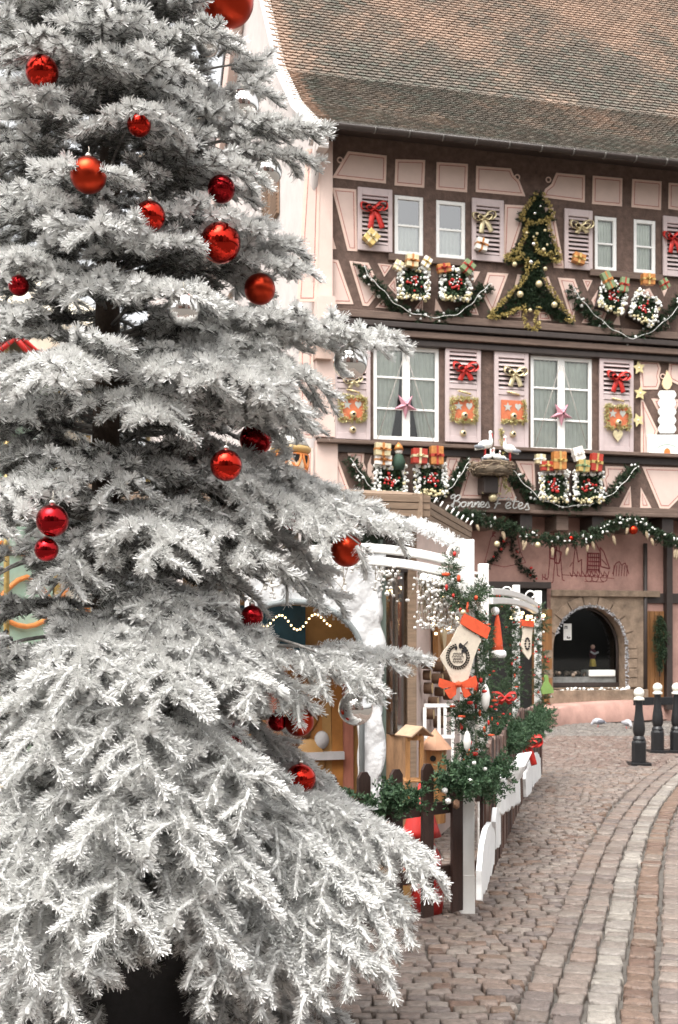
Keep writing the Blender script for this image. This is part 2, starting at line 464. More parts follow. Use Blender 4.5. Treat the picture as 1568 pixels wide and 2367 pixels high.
b.add([(0, 0, Z_L3), (S1, 0, Z_L3), (S1, .6, Z_L3), (0, .6, Z_L3)], [(0, 1, 2, 3)], 2)
b.build('wall', [m_brown, m_dark, m_gutter], house)

# gable wall (left side, running back) with its steep outline; y = distance back
PROF = [(-.85, 11.10), (.0, 11.5), (1.5, 12.5), (3.0, 13.85), (4.84, 16.3), (7.2, 19.4)]
BACK = [(8.69, 17.85), (11.3, 15.4), (14.2, 11.6)]
b = MB()
poly = [(0, 0), (0, 11.4)] + [(y, z - .05) for y, z in PROF[2:]] + [(y, z - .05) for y, z in BACK] + [(14.2, 0)]
vs = [(0, y, z) for y, z in poly] + [(.3, y, z) for y, z in poly]; n = len(poly)
b.add(vs, [tuple(range(n)), tuple(range(2*n-1, n-1, -1))] + [(i, n+i, n+(i+1)%n, (i+1)%n) for i in range(n)])
b.build('gable_wall', m_cream, house, loc=(-.004, .004, 0))
b = MB()                                              # verge boards follow the roof edge
def vstrip(pr, x0, x1, dz0, dz1, mat):
    for (ya, za), (yb, zb) in zip(pr[:-1], pr[1:]):
        v = [(x0,ya,za+dz0),(x1,ya,za+dz0),(x1,ya,za+dz1),(x0,ya,za+dz1),(x0,yb,zb+dz0),(x1,yb,zb+dz0),(x1,yb,zb+dz1),(x0,yb,zb+dz1)]
        b.add(v, [(0,1,2,3),(7,6,5,4),(0,4,5,1),(1,5,6,2),(2,6,7,3),(3,7,4,0)], mat)
vstrip(PROF, -.16, .06, -.10, .05, 0)
vstrip([PROF[-1]] + BACK, -.30, .06, -.25, .06, 1); vstrip([PROF[-1]] + BACK, -.27, -.02, -1.35, -.27, 2)
b.build('verge_board', [m_white, m_gutter, m_pink], house)
# pilaster with panels at the corner, consoles under each storey
pil = MB()
pil.span((-.02, -.14, 8.1), (.30, .1, 11.1)); pil.span((-.02, -.10, 5.50), (.36, .1, 7.3)); pil.span((-.02, -.06, Z_L3 - .6), (.42, .1, 5.44))
for zt, dz in ((8.1, .25), (7.85, .55)):
    pass
pil.prism([(-.06, 7.32), (.28, 7.32), (.28, 8.08), (-.06, 8.08)], .1, -.42, 0)
pil.prism([(-.05, 6.95), (.27, 6.95), (.27, 7.3), (-.05, 7.3)], .1, -.24, 1)
pil.build('corner_pilaster', [m_pink, M('console_stone', (.50, .37, .31), .85, var=.15)], house, bevel=.012)
bk = MB()
for y0, z0, y1, z1 in ((-.50, 11.15, .55, 9.6),):
    bk.tube(crom([(-.06, y0, z0), (-.07, -.28, 10.6), (-.08, .0, 9.95), (-.09, .25, 9.2), (-.09, .35, 8.4)], 5), .085, 6, 0)
    bk.span((-.16, -.55, 11.0), (.12, -.05, 11.2), 0); bk.span((-.10, -.62, 10.75), (.10, -.28, 11.0), 0)
bk.build('eave_bracket', m_cream, house)

def panel(C, pts, n=.0, bw=.05, lw=.014, name='plaster_panel', mats=None):
    P = [fac(*C(x, y), n + .012) for x, y in pts]
    if area(P) < 0: P = P[::-1]
    b = MB(); b.prism(P, .03 - n, -n - .012, 0)
    try:
        A = inset(P, bw); B2 = inset(P, bw + lw); k = len(P)
        if area(A) > .006 and area(B2) > .003 and all(abs(p[0]) < 20 for p in B2):
            b.add([(x, -n - .0155, z) for x, z in A] + [(x, -n - .0155, z) for x, z in B2], [(i, (i + 1) % k, k + (i + 1) % k, k + i) for i in range(k)], 1)
            b.add([(x, -n - .0145, z) for x, z in B2], [tuple(range(k))], 2)
    except Exception: pass
    return b.build(name, mats or [m_peach, m_red, m_pink], house)
P1 = [[(575,205),(878,240),(872,458),(450,412)], [(947,268),(1180,275),(1172,492),(940,472)], [(1270,290),(1515,305),(1508,527),(1265,505)],
      [(448,490),(640,505),(648,990),(572,985)], [(430,1048),(498,1060),(618,1405),(422,1400)], [(585,1065),(735,1080),(835,1290),(735,1420),(690,1415)]]
P1s = [[(440,825),(482,972),(435,972)], [(808,1085),(925,1095),(860,1190)], [(888,1262),(945,1190),(960,1340)], [(790,1430),(850,1365),(900,1440)],
       [(1095,1440),(1165,1350),(1160,1455)], [(1262,1360),(1318,1462),(1255,1457)], [(1515,1482),(1568,1400),(1600,1490)]]
P2 = [[(12,315),(280,335),(300,385),(345,430),(390,550),(8,515)], [(628,368),(850,388),(848,597),(515,555),(545,490),(590,455)],
      [(910,390),(1138,410),(1135,627),(905,608)], [(1215,415),(1440,435),(1435,655),(1208,632)], [(1495,445),(1720,458),(1720,680),(1492,645)],
      [(232,612),(410,622),(285,1010),(216,1040)], [(540,635),(605,640),(692,1105),(610,1100)],
      [(100,1135),(260,1145),(160,1410),(130,1450),(50,1290)], [(505,1165),(568,1168),(640,1390),(560,1330)], [(640,1175),(770,1185),(815,1310),(745,1520),(735,1480)],
      [(900,1350),(950,1270),(1020,1440),(985,1535)], [(1240,1300),(1345,1255),(1425,1400),(1350,1520)]]
P2s = [[(-10,1125),(42,1130),(-5,1215)], [(330,1150),(366,1155),(290,1310)], [(832,1190),(908,1195),(870,1280)], [(825,1525),(870,1440),(935,1532)], [(1065,1535),(1110,1455),(1122,1542)],
       [(1435,1255),(1497,1235),(1460,1320)], [(1445,1555),(1490,1500),(1502,1562)], [(495,1440),(560,1440),(592,1507),(492,1502)], [(245,1480),(360,1420),(355,1485)]]
P3 = [[(320,995),(380,998),(500,1325),(315,1330)], [(470,995),(605,998),(600,1080),(622,1130),(590,1180),(605,1330)], [(1255,1028),(1362,1030),(1300,1190),(1250,1225),(1235,1190),(1260,1150),(1235,1120)]]
P3s = [[(318,770),(352,898),(315,898)], [(632,1090),(660,1020),(655,1085),(680,1120),(660,1150),(692,1190),(660,1290),(640,1280),(650,1215),(628,1160)]]
P4 = [[(315,950),(460,955),(470,1210),(430,1185)], [(1005,990),(1175,995),(1060,1200),(1020,1290),(985,1200),(1000,1140),(985,1090),(1010,1050)],
      [(1200,1145),(1208,1310),(1115,1310)], [(1280,1155),(1362,1312),(1275,1315)], [(1290,995),(1800,1010),(1500,1318),(1425,1315)],
      [(1265,175),(1415,180),(1435,240),(1420,300),(1430,340),(1410,400),(1280,400)], [(1280,480),(1297,480),(1412,720),(1340,910),(1280,910)],
      [(1360,470),(1590,478),(1530,600),(1430,600)], [(1500,185),(1640,190),(1640,400),(1500,330),(1490,280)]]
P5 = [[(1088,1056),(1112,1056),(1113,1152),(1061,1151)], [(1156,1096),(1174,1096),(1195,1156),(1147,1156)]]
for C, L_, bw in ((C1, P1, .05), (C1, P1s, .028), (C2, P2, .05), (C2, P2s, .03), (C3, P3, .05), (C3, P3s, .03), (C4, P4, .05), (lambda x, y: (x, y), P5, .05)):
    for pts in L_: panel(C, pts, 0, bw)
panel(C1, [(250,185),(362,190),(330,1385),(175,1385)], .14, .06)
panel(C3, [(95,120),(203,125),(203,885),(95,880)], .10, .05); panel(C3, [(110,965),(203,965),(198,1275),(100,1270)], .06, .05)
b = MB()                                              # little painted scrolls at the panel corners
for x, y, C in ((512,275,C1),(328,402,C2),(568,422,C2),(1448,300,C4)):
    b = MB(); s_, z_ = fac(*C(x, y), .02); b.tube([(s_ + .05 * math.cos(q), -.02, z_ + .05 * math.sin(q)) for q in np.linspace(0, 6.283, 13)[:-1]], .013, 6, closed=True); b.build('painted_scroll', m_peach, house)

# horizontal mouldings
def hline(u0, v0, u1, v1):
    (s0, z0), (s1, z1) = fac(u0, v0), fac(u1, v1); return (z0 + z1) / 2
zL1t = hline(706, 706, 1568, 779); zL1b = hline(706, 790, 1568, 850)
b = MB(); hL = zL1t - zL1b
for k, (f0, f1, d, mt) in enumerate(((0, .22, .17, 0), (.22, .30, .10, 1), (.30, .46, .24, 1), (.46, .52, .12, 1), (.52, .70, .19, 0), (.70, .76, .08, 1), (.76, .92, .13, 1))):
    b.span((.02 + .004*k, .02, zL1t - hL * f1 + .002), (S1, -d, zL1t - hL * f0), mt)
b.build('storey_cornice', [m_beam, m_gutter], house, bevel=.012)
zL2 = hline(694, 1013, 1568, 1054)
b = MB(); b.span((.0, .02, zL2 - .07), (S1, -.20, zL2)); b.span((.0, .02, zL2 - .22), (S1, -.05, zL2 - .075), 1)  # second span: the shadow beneath the board, put in as a dark strip
b.build('sill_board', [m_beam, m_gutter], house, bevel=.01)
zL3 = hline(1040, 1165, 1568, 1178)
b = MB(); b.span((.0, .02, Z_L3 + .01), (S1, -.10, zL3 + .02)); b.span((.0, -.02, Z_L3 - .012), (S1, -.16, Z_L3 + .06))
b.build('jetty_beam', [m_beam], house, bevel=.012)
for i in range(16):
    b = MB(); s_ = .25 + i * .78; b.span((s_, -.03, Z_L3 - .32), (s_ + .26, .55, Z_L3 - .016)); b.build('joist_end', m_gutter if i % 2 else m_beam, house, bevel=.01)
for w_ in WIN[:4:2]:
    b = MB(); b.span((w_[0] - .14, .01, w_[1] - .15), (w_[2] + 1.0, -.09, w_[1] - .02)); b.build('window_sill', m_beam, house, bevel=.008)

# ground floor
gw = lambda u, v: fac(u, v, GN)
arch_c, _ = gw(1358, 1500); a0, _ = gw(1274, 1500); a1, _ = gw(1442, 1500); _, az0 = gw(1358, 1589); _, azs = gw(1358, 1500); _, azt = gw(1358, 1400)
hw = (a1 - a0) / 2; arch_c = (a0 + a1) / 2
AR = [(arch_c + hw * math.cos(q), azs + (azt - azs) * math.sin(q)) for q in np.linspace(0, math.pi, 21)]
b = MB()
def wallhole(s0, s1, z0, z1, y, mat):                 # wall rectangle with the arched opening cut out
    outer_r = [(s1, z0), (s1, z1)]; 
    b.add([(s0, y, z0), (a0, y, z0), (a0, y, z1), (s0, y, z1)], [(0,1,2,3)], mat); b.add([(a1, y, z0), (s1, y, z0), (s1, y, z1), (a1, y, z1)], [(0,1,2,3)], mat)
    b.add([(a0, y, z0), (a1, y, z0), (a1, y, az0), (a0, y, az0)], [(0,1,2,3)], mat)
    top = [(x, y, z) for x, z in AR]; up = [(x, y, z1) for x, z in AR]
    b.add(top + up, [(i + 1, i, 21 + i, 21 + i + 1) for i in range(20)], mat)
wallhole(-.05, S1, -.1, Z_L3, -GN, 0)
b.build('ground_floor_wall', [m_gpink], house)
b = MB(); y0 = -GN - .10
su0, zs1 = gw(1268, 1378); su1, _ = gw(1482, 1378); 
wallhole(su0, su1, az0 - .02, zs1, y0, 0)
ring = [(x, y0, z) for x, z in AR]; back = [(x, y0 + .45, z) for x, z in AR]
ring = [(a1, y0, az0)] + ring + [(a0, y0, az0)]; back = [(a1, y0 + .45, az0)] + back + [(a0, y0 + .45, az0)]
b.add(ring + back, [(i, i + 1, 23 + i + 1, 23 + i) for i in range(22)] + [(22, 0, 23, 45)], 0)
b.span((su0, y0, zs1), (su1 + .35, y0 - .07, zs1 + .13), 0)
for k in range(9):                                    # voussoir ring standing proud of the wall
    q0, q1 = math.pi * k / 9 + .015, math.pi * (k + 1) / 9 - .015
    pts = [(arch_c + (hw + .02) * math.cos(q), azs + (azt - azs + .02) * math.sin(q)) for q in (q0, (q0+q1)/2, q1)] + [(arch_c + (hw + .22) * math.cos(q), azs + (azt - azs + .2) * math.sin(q)) for q in (q1, (q0+q1)/2, q0)]
    b.prism(pts, y0 + .05, y0 - .035, 0)
for sgn, sa in ((1, a1 + .02), (-1, a0 - .24)):
    for k in range(4): b.span((sa, y0 + .05, az0 + (azs - az0) * (k + .03) / 4), (sa + .22, y0 - .035 - .006 * (k % 2), az0 + (azs - az0) * (k + .97) / 4), 0)
b.span((su0 - .05, y0 + .1, az0 - .32), (su1 + .05, y0 - .12, az0 - .04), 0)
b.build('stone_arch', [m_stone], house, bevel=.012)
# shop window interior
b = MB(); yb = y0 + .42
b.add([(a0 - .1, yb, az0), (a1 + .1, yb, az0), (a1 + .1, yb, azt + .1), (a0 - .1, yb, azt + .1)], [(0,1,2,3)])
b2 = [(x, yb + .9, z) for x, z in ((a0 - .4, az0), (a1 + .4, az0), (a1 + .4, azt + .3), (a0 - .4, azt + .3))]
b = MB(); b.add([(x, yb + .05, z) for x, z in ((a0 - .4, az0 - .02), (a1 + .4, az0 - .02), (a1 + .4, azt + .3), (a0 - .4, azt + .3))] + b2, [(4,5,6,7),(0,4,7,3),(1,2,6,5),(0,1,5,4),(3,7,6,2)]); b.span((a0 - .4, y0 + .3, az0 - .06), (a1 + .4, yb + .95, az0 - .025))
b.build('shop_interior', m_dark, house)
b = MB(); b.prism(AR + [(a0, az0), (a1, az0)], y0 + .36, y0 + .352); b.build('shop_window_pane', glass_mat('shop_glass', base=-.015), house)
b = MB()
q_ = [(x, y0 + .33, z) for x, z in [(a1 - .03, az0 + .05)] + [(arch_c + (hw - .03) * math.cos(q), azs + (azt - azs - .03) * math.sin(q)) for q in np.linspace(0, math.pi, 17)] + [(a0 + .03, az0 + .05)]]
b.tube(q_, .03, 6); b.span((a0, y0 + .30, az0 + .02), (a1, y0 + .38, az0 + .10), 0)
b.build('shop_window_frame', m_gutter, house)
# doors, pipes, dark beams at the right
b = MB(); s0, zt = gw(1254, 1410); s1_, _ = gw(1270, 1410); b.span((s0 - .25, -GN + .05, 0), (s1_, -GN - .14, zt + .02)); b.build('wooden_door_post', m_door, house, bevel=.01)
b = MB(); s0, zt = gw(1488, 1412); s1_, _ = gw(1532, 1412)
for k in range(4): b.span((s0 + (s1_ - s0) * k / 4 + .004, -GN + .05, .3), (s0 + (s1_ - s0) * (k + 1) / 4 - .004, -GN - .06, zt))
b.build('plank_shutter', m_door, house, bevel=.006)
b = MB(); s0, zt = gw(1486, 1400)
b.tube([(s0, -GN - .10, .05), (s0, -GN - .10, Z_L3 - .5)], .045, 10)
b.build('rain_pipe', m_gutter, house)
b = MB(); s0, zt = gw(1540, 1240); b.span((s0 - .07, -GN + .02, .2), (s0 + .07, -GN - .15, Z_L3 - .03)); 
sA, zA = gw(1480, 1385); b.span((sA, -GN + .02, zA - .08), (S1, -GN - .05, zA + .13)); b.build('dark_beam', m_gutter, house, bevel=.01)
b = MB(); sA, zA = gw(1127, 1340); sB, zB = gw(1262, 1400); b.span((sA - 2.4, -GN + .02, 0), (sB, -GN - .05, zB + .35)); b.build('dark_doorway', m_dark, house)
b = MB(); b.span((sA - 1.4, -GN + .02, zB + .35), (sB + .05, -GN - .16, zB + .48)); b.build('door_lintel', m_gutter, house, bevel=.01)
# pink plinth, lower and rounded towards the left
b = MB(); P_ = []
base = [(1240, 1690), (1300, 1676), (1360, 1670), (1420, 1668), (1500, 1664), (1568, 1660), (1700, 1650)]
lo = [ground(u, v) for u, v in base]
hi = [.30, .36, .40, .42, .43, .44, .45]
vs = []
for p, h in zip(lo, hi): vs += [(p.x, p.y, 0), (p.x + .01, p.y + .06, h * .9), (p.x + .02, p.y + .16, h), (p.x + .1, p.y + 1.6, h + .02)]
fs = [(i * 4 + j, i * 4 + 4 + j, i * 4 + 5 + j, i * 4 + 1 + j) for i in range(len(lo) - 1) for j in range(3)]
b.add(vs, fs, 0, True)
pl = b.build('plinth', m_gpink, house); pl.matrix_parent_inverse = Matrix.Translation(FO) @ Matrix.Rotation(TH, 4, 'Z'); pl.matrix_parent_inverse.invert()
# mural: thin painted lines on the pink ground-floor wall
b = MB()
def mline(pts, w_=.012, closed=False):
    q = [gw(u, v) for u, v in pts]
    if closed: q.append(q[0])
    for p0, p1 in zip(q[:-1], q[1:]):
        d = Vector((p1[0] - p0[0], p1[1] - p0[1]));
        if d.length < 1e-6: continue
        nn = Vector((-d.y, d.x)).normalized() * w_ / 2; y = -GN - .004
        b.add([(p0[0]-nn.x, y, p0[1]-nn.y), (p1[0]-nn.x, y, p1[1]-nn.y), (p1[0]+nn.x, y, p1[1]+nn.y), (p0[0]+nn.x, y, p0[1]+nn.y)], [(0,1,2,3)])
D3 = lambda x, y: (1299.8 + .1709 * x, 1155.4 + .1709 * y)
def md(pts, w_=.012, closed=False): mline([D3(*p) for p in pts], w_, closed)
md([(140,1000),(150,840),(180,600),(215,840),(260,800),(260,1000)], .02); md([(100,900),(140,840)], .015); md([(330,980),(340,700),(400,560),(440,560),(510,700),(500,990)], .02)
for k in range(5): md([(345, 720 + k*55), (500, 725 + k*55)], .03)
for k in range(6): md([(350 + k*28, 720), (345 + k*28, 980)], .022)
md([(510,640),(560,700),(640,930),(520,900)], .025, True); md([(530,800),(600,880)], .02); md([(680,1000),(720,860),(770,830),(800,880),(850,850),(900,1000)], .02, False); 
for k in range(6): md([(690 + k*36, 1030), (700 + k*36, 880)], .016)
for k in range(9): md([(100 + k*60, 980), (130 + k*60, 1040), (150 + k*60, 960)], .018)
for cx in (360, 440, 560): md([(cx + 45*math.cos(q), 1060 + 45*math.sin(q)) for q in np.linspace(0, 6.28, 10)], .014)
md([(0,1010),(700,1060)], .012); md([(300,1100),(560,1110)], .012)
for (cx, cy) in ((1279, 1240), (1290, 1250)):
    mline([(cx, cy), (cx - 6, cy + 30), (cx - 12, cy + 95), (cx - 18, cy + 98)], .018); mline([(cx, cy), (cx + 6, cy + 40), (cx + 10, cy + 90), (cx + 15, cy + 92)], .018)
    mline([(cx - 5 + 6*math.cos(q), cy - 6 + 7*math.sin(q)) for q in np.linspace(0, 6.28, 9)], .02); mline([(cx - 8, cy + 20), (cx + 8, cy + 26), (cx + 2, cy + 52), (cx - 8, cy + 50)], .03, True)
mline([(1254,1326),(1254,1340)], .02); mline([(1260,1326),(1260,1340)], .02); mline([(1254,1332),(1266,1340)], .02)
m_mural = M('mural_ink', (.20, .05, .05), .9, var=.3); b.build('mural', m_mural, house); b = MB()
bell = [(1120,1300),(1128,1270),(1134,1245),(1150,1215),(1165,1203),(1180,1215),(1196,1240),(1203,1275),(1215,1300)]
mline(bell, .014); mline([(1120,1300),(1165,1310),(1215,1300)], .014)
for (x0, y0_) in ((1139,1228),): mline([(x0,y0_+13),(x0,y0_),(x0+7,y0_+3),(x0,y0_+7),(x0+7,y0_+13)], .02)
mline([(1169,1236),(1164,1240),(1169,1244),(1170,1236)], .015)
for k in range(4): mline([(1158 + k*7, 1262), (1158 + k*7, 1250), (1162 + k*7, 1262)], .016)
b.build('painted_bell', m_mural, house)

# windows
def window(rc, kind, nv, bright):
    a0, z0, a1, z1 = rc; y = .045
    f = MB(); fw_ = .075
    f.span((a0, y - .03, z0), (a0 + fw_, y + .03, z1)); f.span((a1 - fw_, y - .03, z0), (a1, y + .03, z1))
    f.span((a0 + fw_, y - .031, z0), (a1 - fw_, y + .03, z0 + fw_)); f.span((a0 + fw_, y - .031, z1 - fw_), (a1 - fw_, y + .03, z1))
    cols_ = [(a0 + fw_, a1 - fw_)]
    if kind == 'double':
        mid = (a0 + a1) / 2; f.span((mid - .075, y - .036, z0 + .001), (mid + .075, y + .034, z1 - .001)); cols_ = [(a0 + fw_, mid - .075), (mid + .075, a1 - fw_)]
    for c0, c1 in cols_:
        for k in range(1, nv):
            zz = z0 + (z1 - z0) * k / nv; f.span((c0, y - .02, zz - .02), (c1, y + .02, zz + .02))
    fr = f.build('window', m_white, house, bevel=.006)
    g = MB(); g.add([(a0 + .01, y, z0 + .01), (a1 - .01, y, z0 + .01), (a1 - .01, y, z1 - .01), (a0 + .01, y, z1 - .01)], [(0, 1, 2, 3)]); g.build('window_pane', m_glass_up if bright else m_glass, fr)
    m_cur = M('grey_green_curtain', (.80, .84, .76), .9, var=.08, vs=5, trans=.15)
    c = MB()
    for k, (c0, c1) in enumerate(cols_):
        n = 40; zt = z1 - .08 if not bright else (z0 + z1) / 2 + .05
        top = []; bot = []
        for i in range(n + 1):
            t = i / n; x = c0 + (c1 - c0) * t; yy = y + .05 + .018 * math.sin(t * 34 + k) + .01 * math.sin(t * 71)
            top.append((x, yy, zt))
            if kind == 'double' and rc is WIN[4]:
                tt = t if k == 0 else 1 - t; pinch = 1 - .58 * max(0, tt - .05)
                xb = (c0 + (x - c0) * .62) if k == 0 else (c1 - (c1 - x) * .62)
                bot.append((xb, yy, z0 + .08)); 
            else: bot.append((x, yy, z0 + .06))
        rows = [top]
        for q in (.25, .5, .75, 1.0):
            e = q ** 1.8; rows.append([(p[0] + (r_[0] - p[0]) * e, p[1], p[2] + (r_[2] - p[2]) * q) for p, r_ in zip(top, bot)])
        vs = [p for r_ in rows for p in r_]; m = n + 1
        c.add(vs, [(j * m + i, j * m + i + 1, (j + 1) * m + i + 1, (j + 1) * m + i) for j in range(4) for i in range(n)], 0, True)
    c.build('curtain', m_cur, fr)
for k, rc in enumerate(WIN): window(rc, 'double' if k > 3 else 'single', 3 if k > 3 else 2, k < 2)

m_shut = M('lilac_shutter', (.50, .41, .40), .6, var=.07, vs=6)
m_slat = M('shutter_slat', (.44, .33, .32), .65, var=.1, vs=6)
def shutter(rc, panelled):
    a0, z0, a1, z1 = rc; W = a1 - a0; H = z1 - z0; fw_ = .085; y0, y1 = -.035, -.085
    f = MB()
    f.span((a0, y0, z0), (a0 + fw_, y1, z1)); f.span((a1 - fw_, y0, z0), (a1, y1, z1)); f.span((a0 + fw_, y0, z0), (a1 - fw_, y1 + .001, z0 + .12)); f.span((a0 + fw_, y0, z1 - .14), (a1 - fw_, y1 + .001, z1))
    zl = z0 + .12
    if panelled:
        zl = z0 + H * .57; f.span((a0 + fw_, y0, zl - .05), (a1 - fw_, y1 + .001, zl + .05)); f.span((a0 + fw_, y0 - .005, z0 + .12), (a1 - fw_, y1 + .018, zl - .05)); zl += .05
    o = f.build('shutter', m_shut, house, bevel=.006)
    sl = MB(); n = int((z1 - .14 - zl) / .085)
    for k in range(n):
        zz = zl + (k + .5) * (z1 - .14 - zl) / n
        sl.box(((a0 + a1) / 2, -.058, zz), (W - 2 * fw_, .012, .075), 0, Matrix.Rotation(R(-38), 3, 'X'))
    sl.span((a0 + fw_, -.030, zl), (a1 - fw_, -.026, z1 - .14), 1)
    sl.build('louvre_slats', [m_shut, m_gutter], o)
SH = [rect(827, 436, 906.7, 580.7, .06), rect(1091, 461, 1164, 604, .06), rect(1304.5, 485, 1369, 623, .06), rect(1532.5, 502, 1600, 640, .06),
      rect(769, 800, 856, 1015, .06), rect(1029.3, 796.7, 1111, 1022, .06), rect(1142.6, 811.4, 1221, 1034.8, .06), rect(1385.5, 823.4, 1463.5, 1045.3, .06)]
for k, rc in enumerate(SH): shutter(rc, k > 3)
# gable windows with brown louvred shutters
for (u0, v0, u1, v1) in ((610, 440, 625, 535), (630, 420, 646, 520), (508, 715, 516, 760), (520, 705, 538, 745)):
    pts = []
    for u, v in ((u0, v0), (u1, v0), (u1, v1), (u0, v1)):
        a = (u - 784) / FOC; d = EX; o_ = FO - EX * .02      # gable plane: through corner along -NR
        t = (o_.dot(EX)) / (a * EX.x + EX.y); p = Vector((a * t, t, EYE + (HOR - v) / FOC * t)) - FO
        pts.append((-p.dot(NR), p.z))
    y0, y1 = pts[0][0], pts[1][0]; z0, z1 = pts[3][1], pts[0][1]
    b = MB(); b.span((-.02, y0, z0), (-.06, y1, z1)); n = 12
    for k in range(n): b.box((-.07, (y0 + y1) / 2, z0 + (k + .5) * (z1 - z0) / n), (.03, abs(y1 - y0) - .05, (z1 - z0) / n * .6))
    b.build('gable_shutter', M('brown_louvre', (.22, .14, .09), .7, var=.2), house)

# roof: beaver-tail tiles laid course by course, gutter and brackets
def tile_rows(prof, s0, s1, tw, ex, seed, clip=None, shift=0.0):
    rg = np.random.default_rng(seed)
    pts = np.array(prof); seg = np.hypot(np.diff(pts[:, 0]), np.diff(pts[:, 1])); al = np.concatenate([[0], np.cumsum(seg)])
    n_r = int(al[-1] / ex); V, Fq, T = [], [], []
    k = 0
    noise = lambda x, y: math.sin(x * 1.1 + y * .7 + 1.3) + .8 * math.sin(x * .47 - y * 1.3 + shift) + .7 * math.sin(x * 2.3 + y * 1.9) + .5 * math.sin(x * 4.1 - y * 3.1)
    arcp = [(-.5, .02), (-.49, -.16), (-.40, -.30), (-.22, -.42), (0, -.47), (.22, -.42), (.40, -.30), (.49, -.16), (.5, .02)]
    for r_ in range(n_r):
        a = (r_ + .35) * ex; y = np.interp(a, al, pts[:, 0]); z = np.interp(a, al, pts[:, 1])
        y2 = np.interp(a + ex * 1.5, al, pts[:, 0]); z2 = np.interp(a + ex * 1.5, al, pts[:, 1])
        t = np.array([y2 - y, z2 - z]); t /= np.linalg.norm(t); nn = np.array([-t[1], t[0]])
        c = int((s1 - s0) / tw) + 1
        for i in range(c):
            s = s0 + (i + .5 * (r_ % 2)) * tw + rg.normal(0, .003)
            if clip and s < clip(a / al[-1]): continue
            dz = rg.normal(0, .003); lift = .054
            vs = []
            for px_, pl in arcp:                      # lower, rounded edge: stands off the course below
                yy, zz = np.array([y, z]) + t * (pl * ex * .85 + dz) + nn * (lift + rg.normal(0, .002)); vs.append((s + px_ * tw * .97, yy, zz))
            for px_, pl in arcp:
                yy, zz = np.array([y, z]) + t * (pl * ex * .85 + dz) + nn * (lift - .030); vs.append((s + px_ * tw * .97, yy, zz))
            for px_ in (-.5, .5):
                yy, zz = np.array([y, z]) + t * ex * 1.15 + nn * .004; vs.append((s + px_ * tw * .97, yy, zz))
            V += vs
            Fq.append(([k + q for q in range(9)] + [k + 19, k + 18])[::1])
            Fq += [[k + q + 9, k + q + 10, k + q + 1, k + q] for q in range(8)]
            k += 20
            h = a / al[-1]; w_ = noise(s, a) * .5 + rg.normal(0, .34)
            edge_ = (s - s0) < .38
            grey = 1.45 - 2.1 * h + w_ * .75
            if edge_: grey -= 1.5
            q = 1 / (1 + math.exp(-3.2 * grey))
            A_ = np.array([.33, .225, .165]); B_ = np.array([.145, .125, .102]); C_ = np.array([.13, .128, .104])
            col = A_ * (1 - q) + (B_ if rg.random() < .7 else C_) * q; col = col * rg.uniform(.82, 1.15)
            T += [col] * 20
    return np.array(V), Fq, np.array(T)
def poly_mesh(name, V, F, mats, parent, T):
    me = bpy.data.meshes.new(name); me.from_pydata(V.tolist(), [], F); me.materials.append(mats); me.update()
    a = me.attributes.new('tone', 'FLOAT_COLOR', 'POINT'); c4 = np.ones((len(V), 4), np.float32); c4[:, :3] = T; a.data.foreach_set('color', c4.ravel())
    o = bpy.data.objects.new(name, me); COL.objects.link(o); o.parent = parent; return o
V, F_, T = tile_rows(PROF, -.02, 11.6, .195, .128, 3)
poly_mesh('roof_tiles', V, F_, m_tile, house, T)
b = MB()
full = PROF + BACK
for (ya, za), (yb, zb) in zip(full[:-1], full[1:]):
    b.add([(.0, ya, za - .03), (S1, ya, za - .03), (S1, yb, zb - .03), (.0, yb, zb - .03)], [(0,1,2,3)])
b.add([(0, -.83, 11.05), (S1, -.83, 11.05), (S1, .05, 11.30), (0, .05, 11.30)], [(3,2,1,0)])
b.add([(S1, 0, 0), (S1, 14.2, 0), (S1, 14.2, 11.6), (S1, 7.2, 19.4), (S1, 0, 11.5)], [(0,1,2,3,4)]); b.add([(0, 14.2, 0), (S1, 14.2, 0), (S1, 14.2, 11.6), (0, 14.2, 11.6)], [(0,1,2,3)])
b.build('roof_deck', m_gutter, house)
b = MB(); n = 10; z_g = 11.08
prof = [(-.91 + .085 * math.cos(math.pi + q), z_g + .085 * math.sin(math.pi + q)) for q in np.linspace(0, math.pi, n)]
vs = [(.12, y, z) for y, z in prof] + [(S1, y, z) for y, z in prof]
b.add(vs, [(i, i + 1, n + i + 1, n + i) for i in range(n - 1)], 0, True); b.add(vs[:n], [tuple(range(n))], 0)
b.span((.1, -.83, z_g + .03), (S1, -.85, z_g + .085), 1)
for k in range(18): s_ = .9 + k * .66; b.tube([(s_, y, z - .004) for y, z in prof], .016, 5, 1)
b.build('gutter', [m_gutter, M('zinc', (.13, .12, .11), .5, .3, var=.15)], house, solid=.004)

# neighbour house behind, at the left
nb = thing('neighbour_house', 'far pale house with orange tiled hip roof and ridge caps seen behind the snowy tree', 'house', (-6.4, 40, 0), R(4))
b = MB(); b.span((0, 0, 0), (7.5, 8, 17.4)); b.build('wall', m_cream, nb)
PR2 = [(-.5, 17.2), (2.0, 19.2), (5.0, 23.4)]
V, F_, T = tile_rows(PR2, -.3, 7.5, .26, .22, 9, clip=lambda f: -.4 + 4.3 * f)
T = T * .35 + np.array([.52, .36, .25]) * .65
poly_mesh('roof_tiles', V, F_, m_tile, nb, T)
b = MB(); b.add([(-.4, -.5, 17.15), (7.5, -.5, 17.15), (7.5, 5, 23.3), (3.9, 5, 23.3)], [(0, 1, 2, 3)]); b.add([(-.4, -.5, 17.15), (3.9, 5, 23.3), (3.9, 7, 20), (-.4, 8.3, 17.15)], [(0, 1, 2, 3)]); b.build('roof_deck', m_gutter, nb)
b = MB()
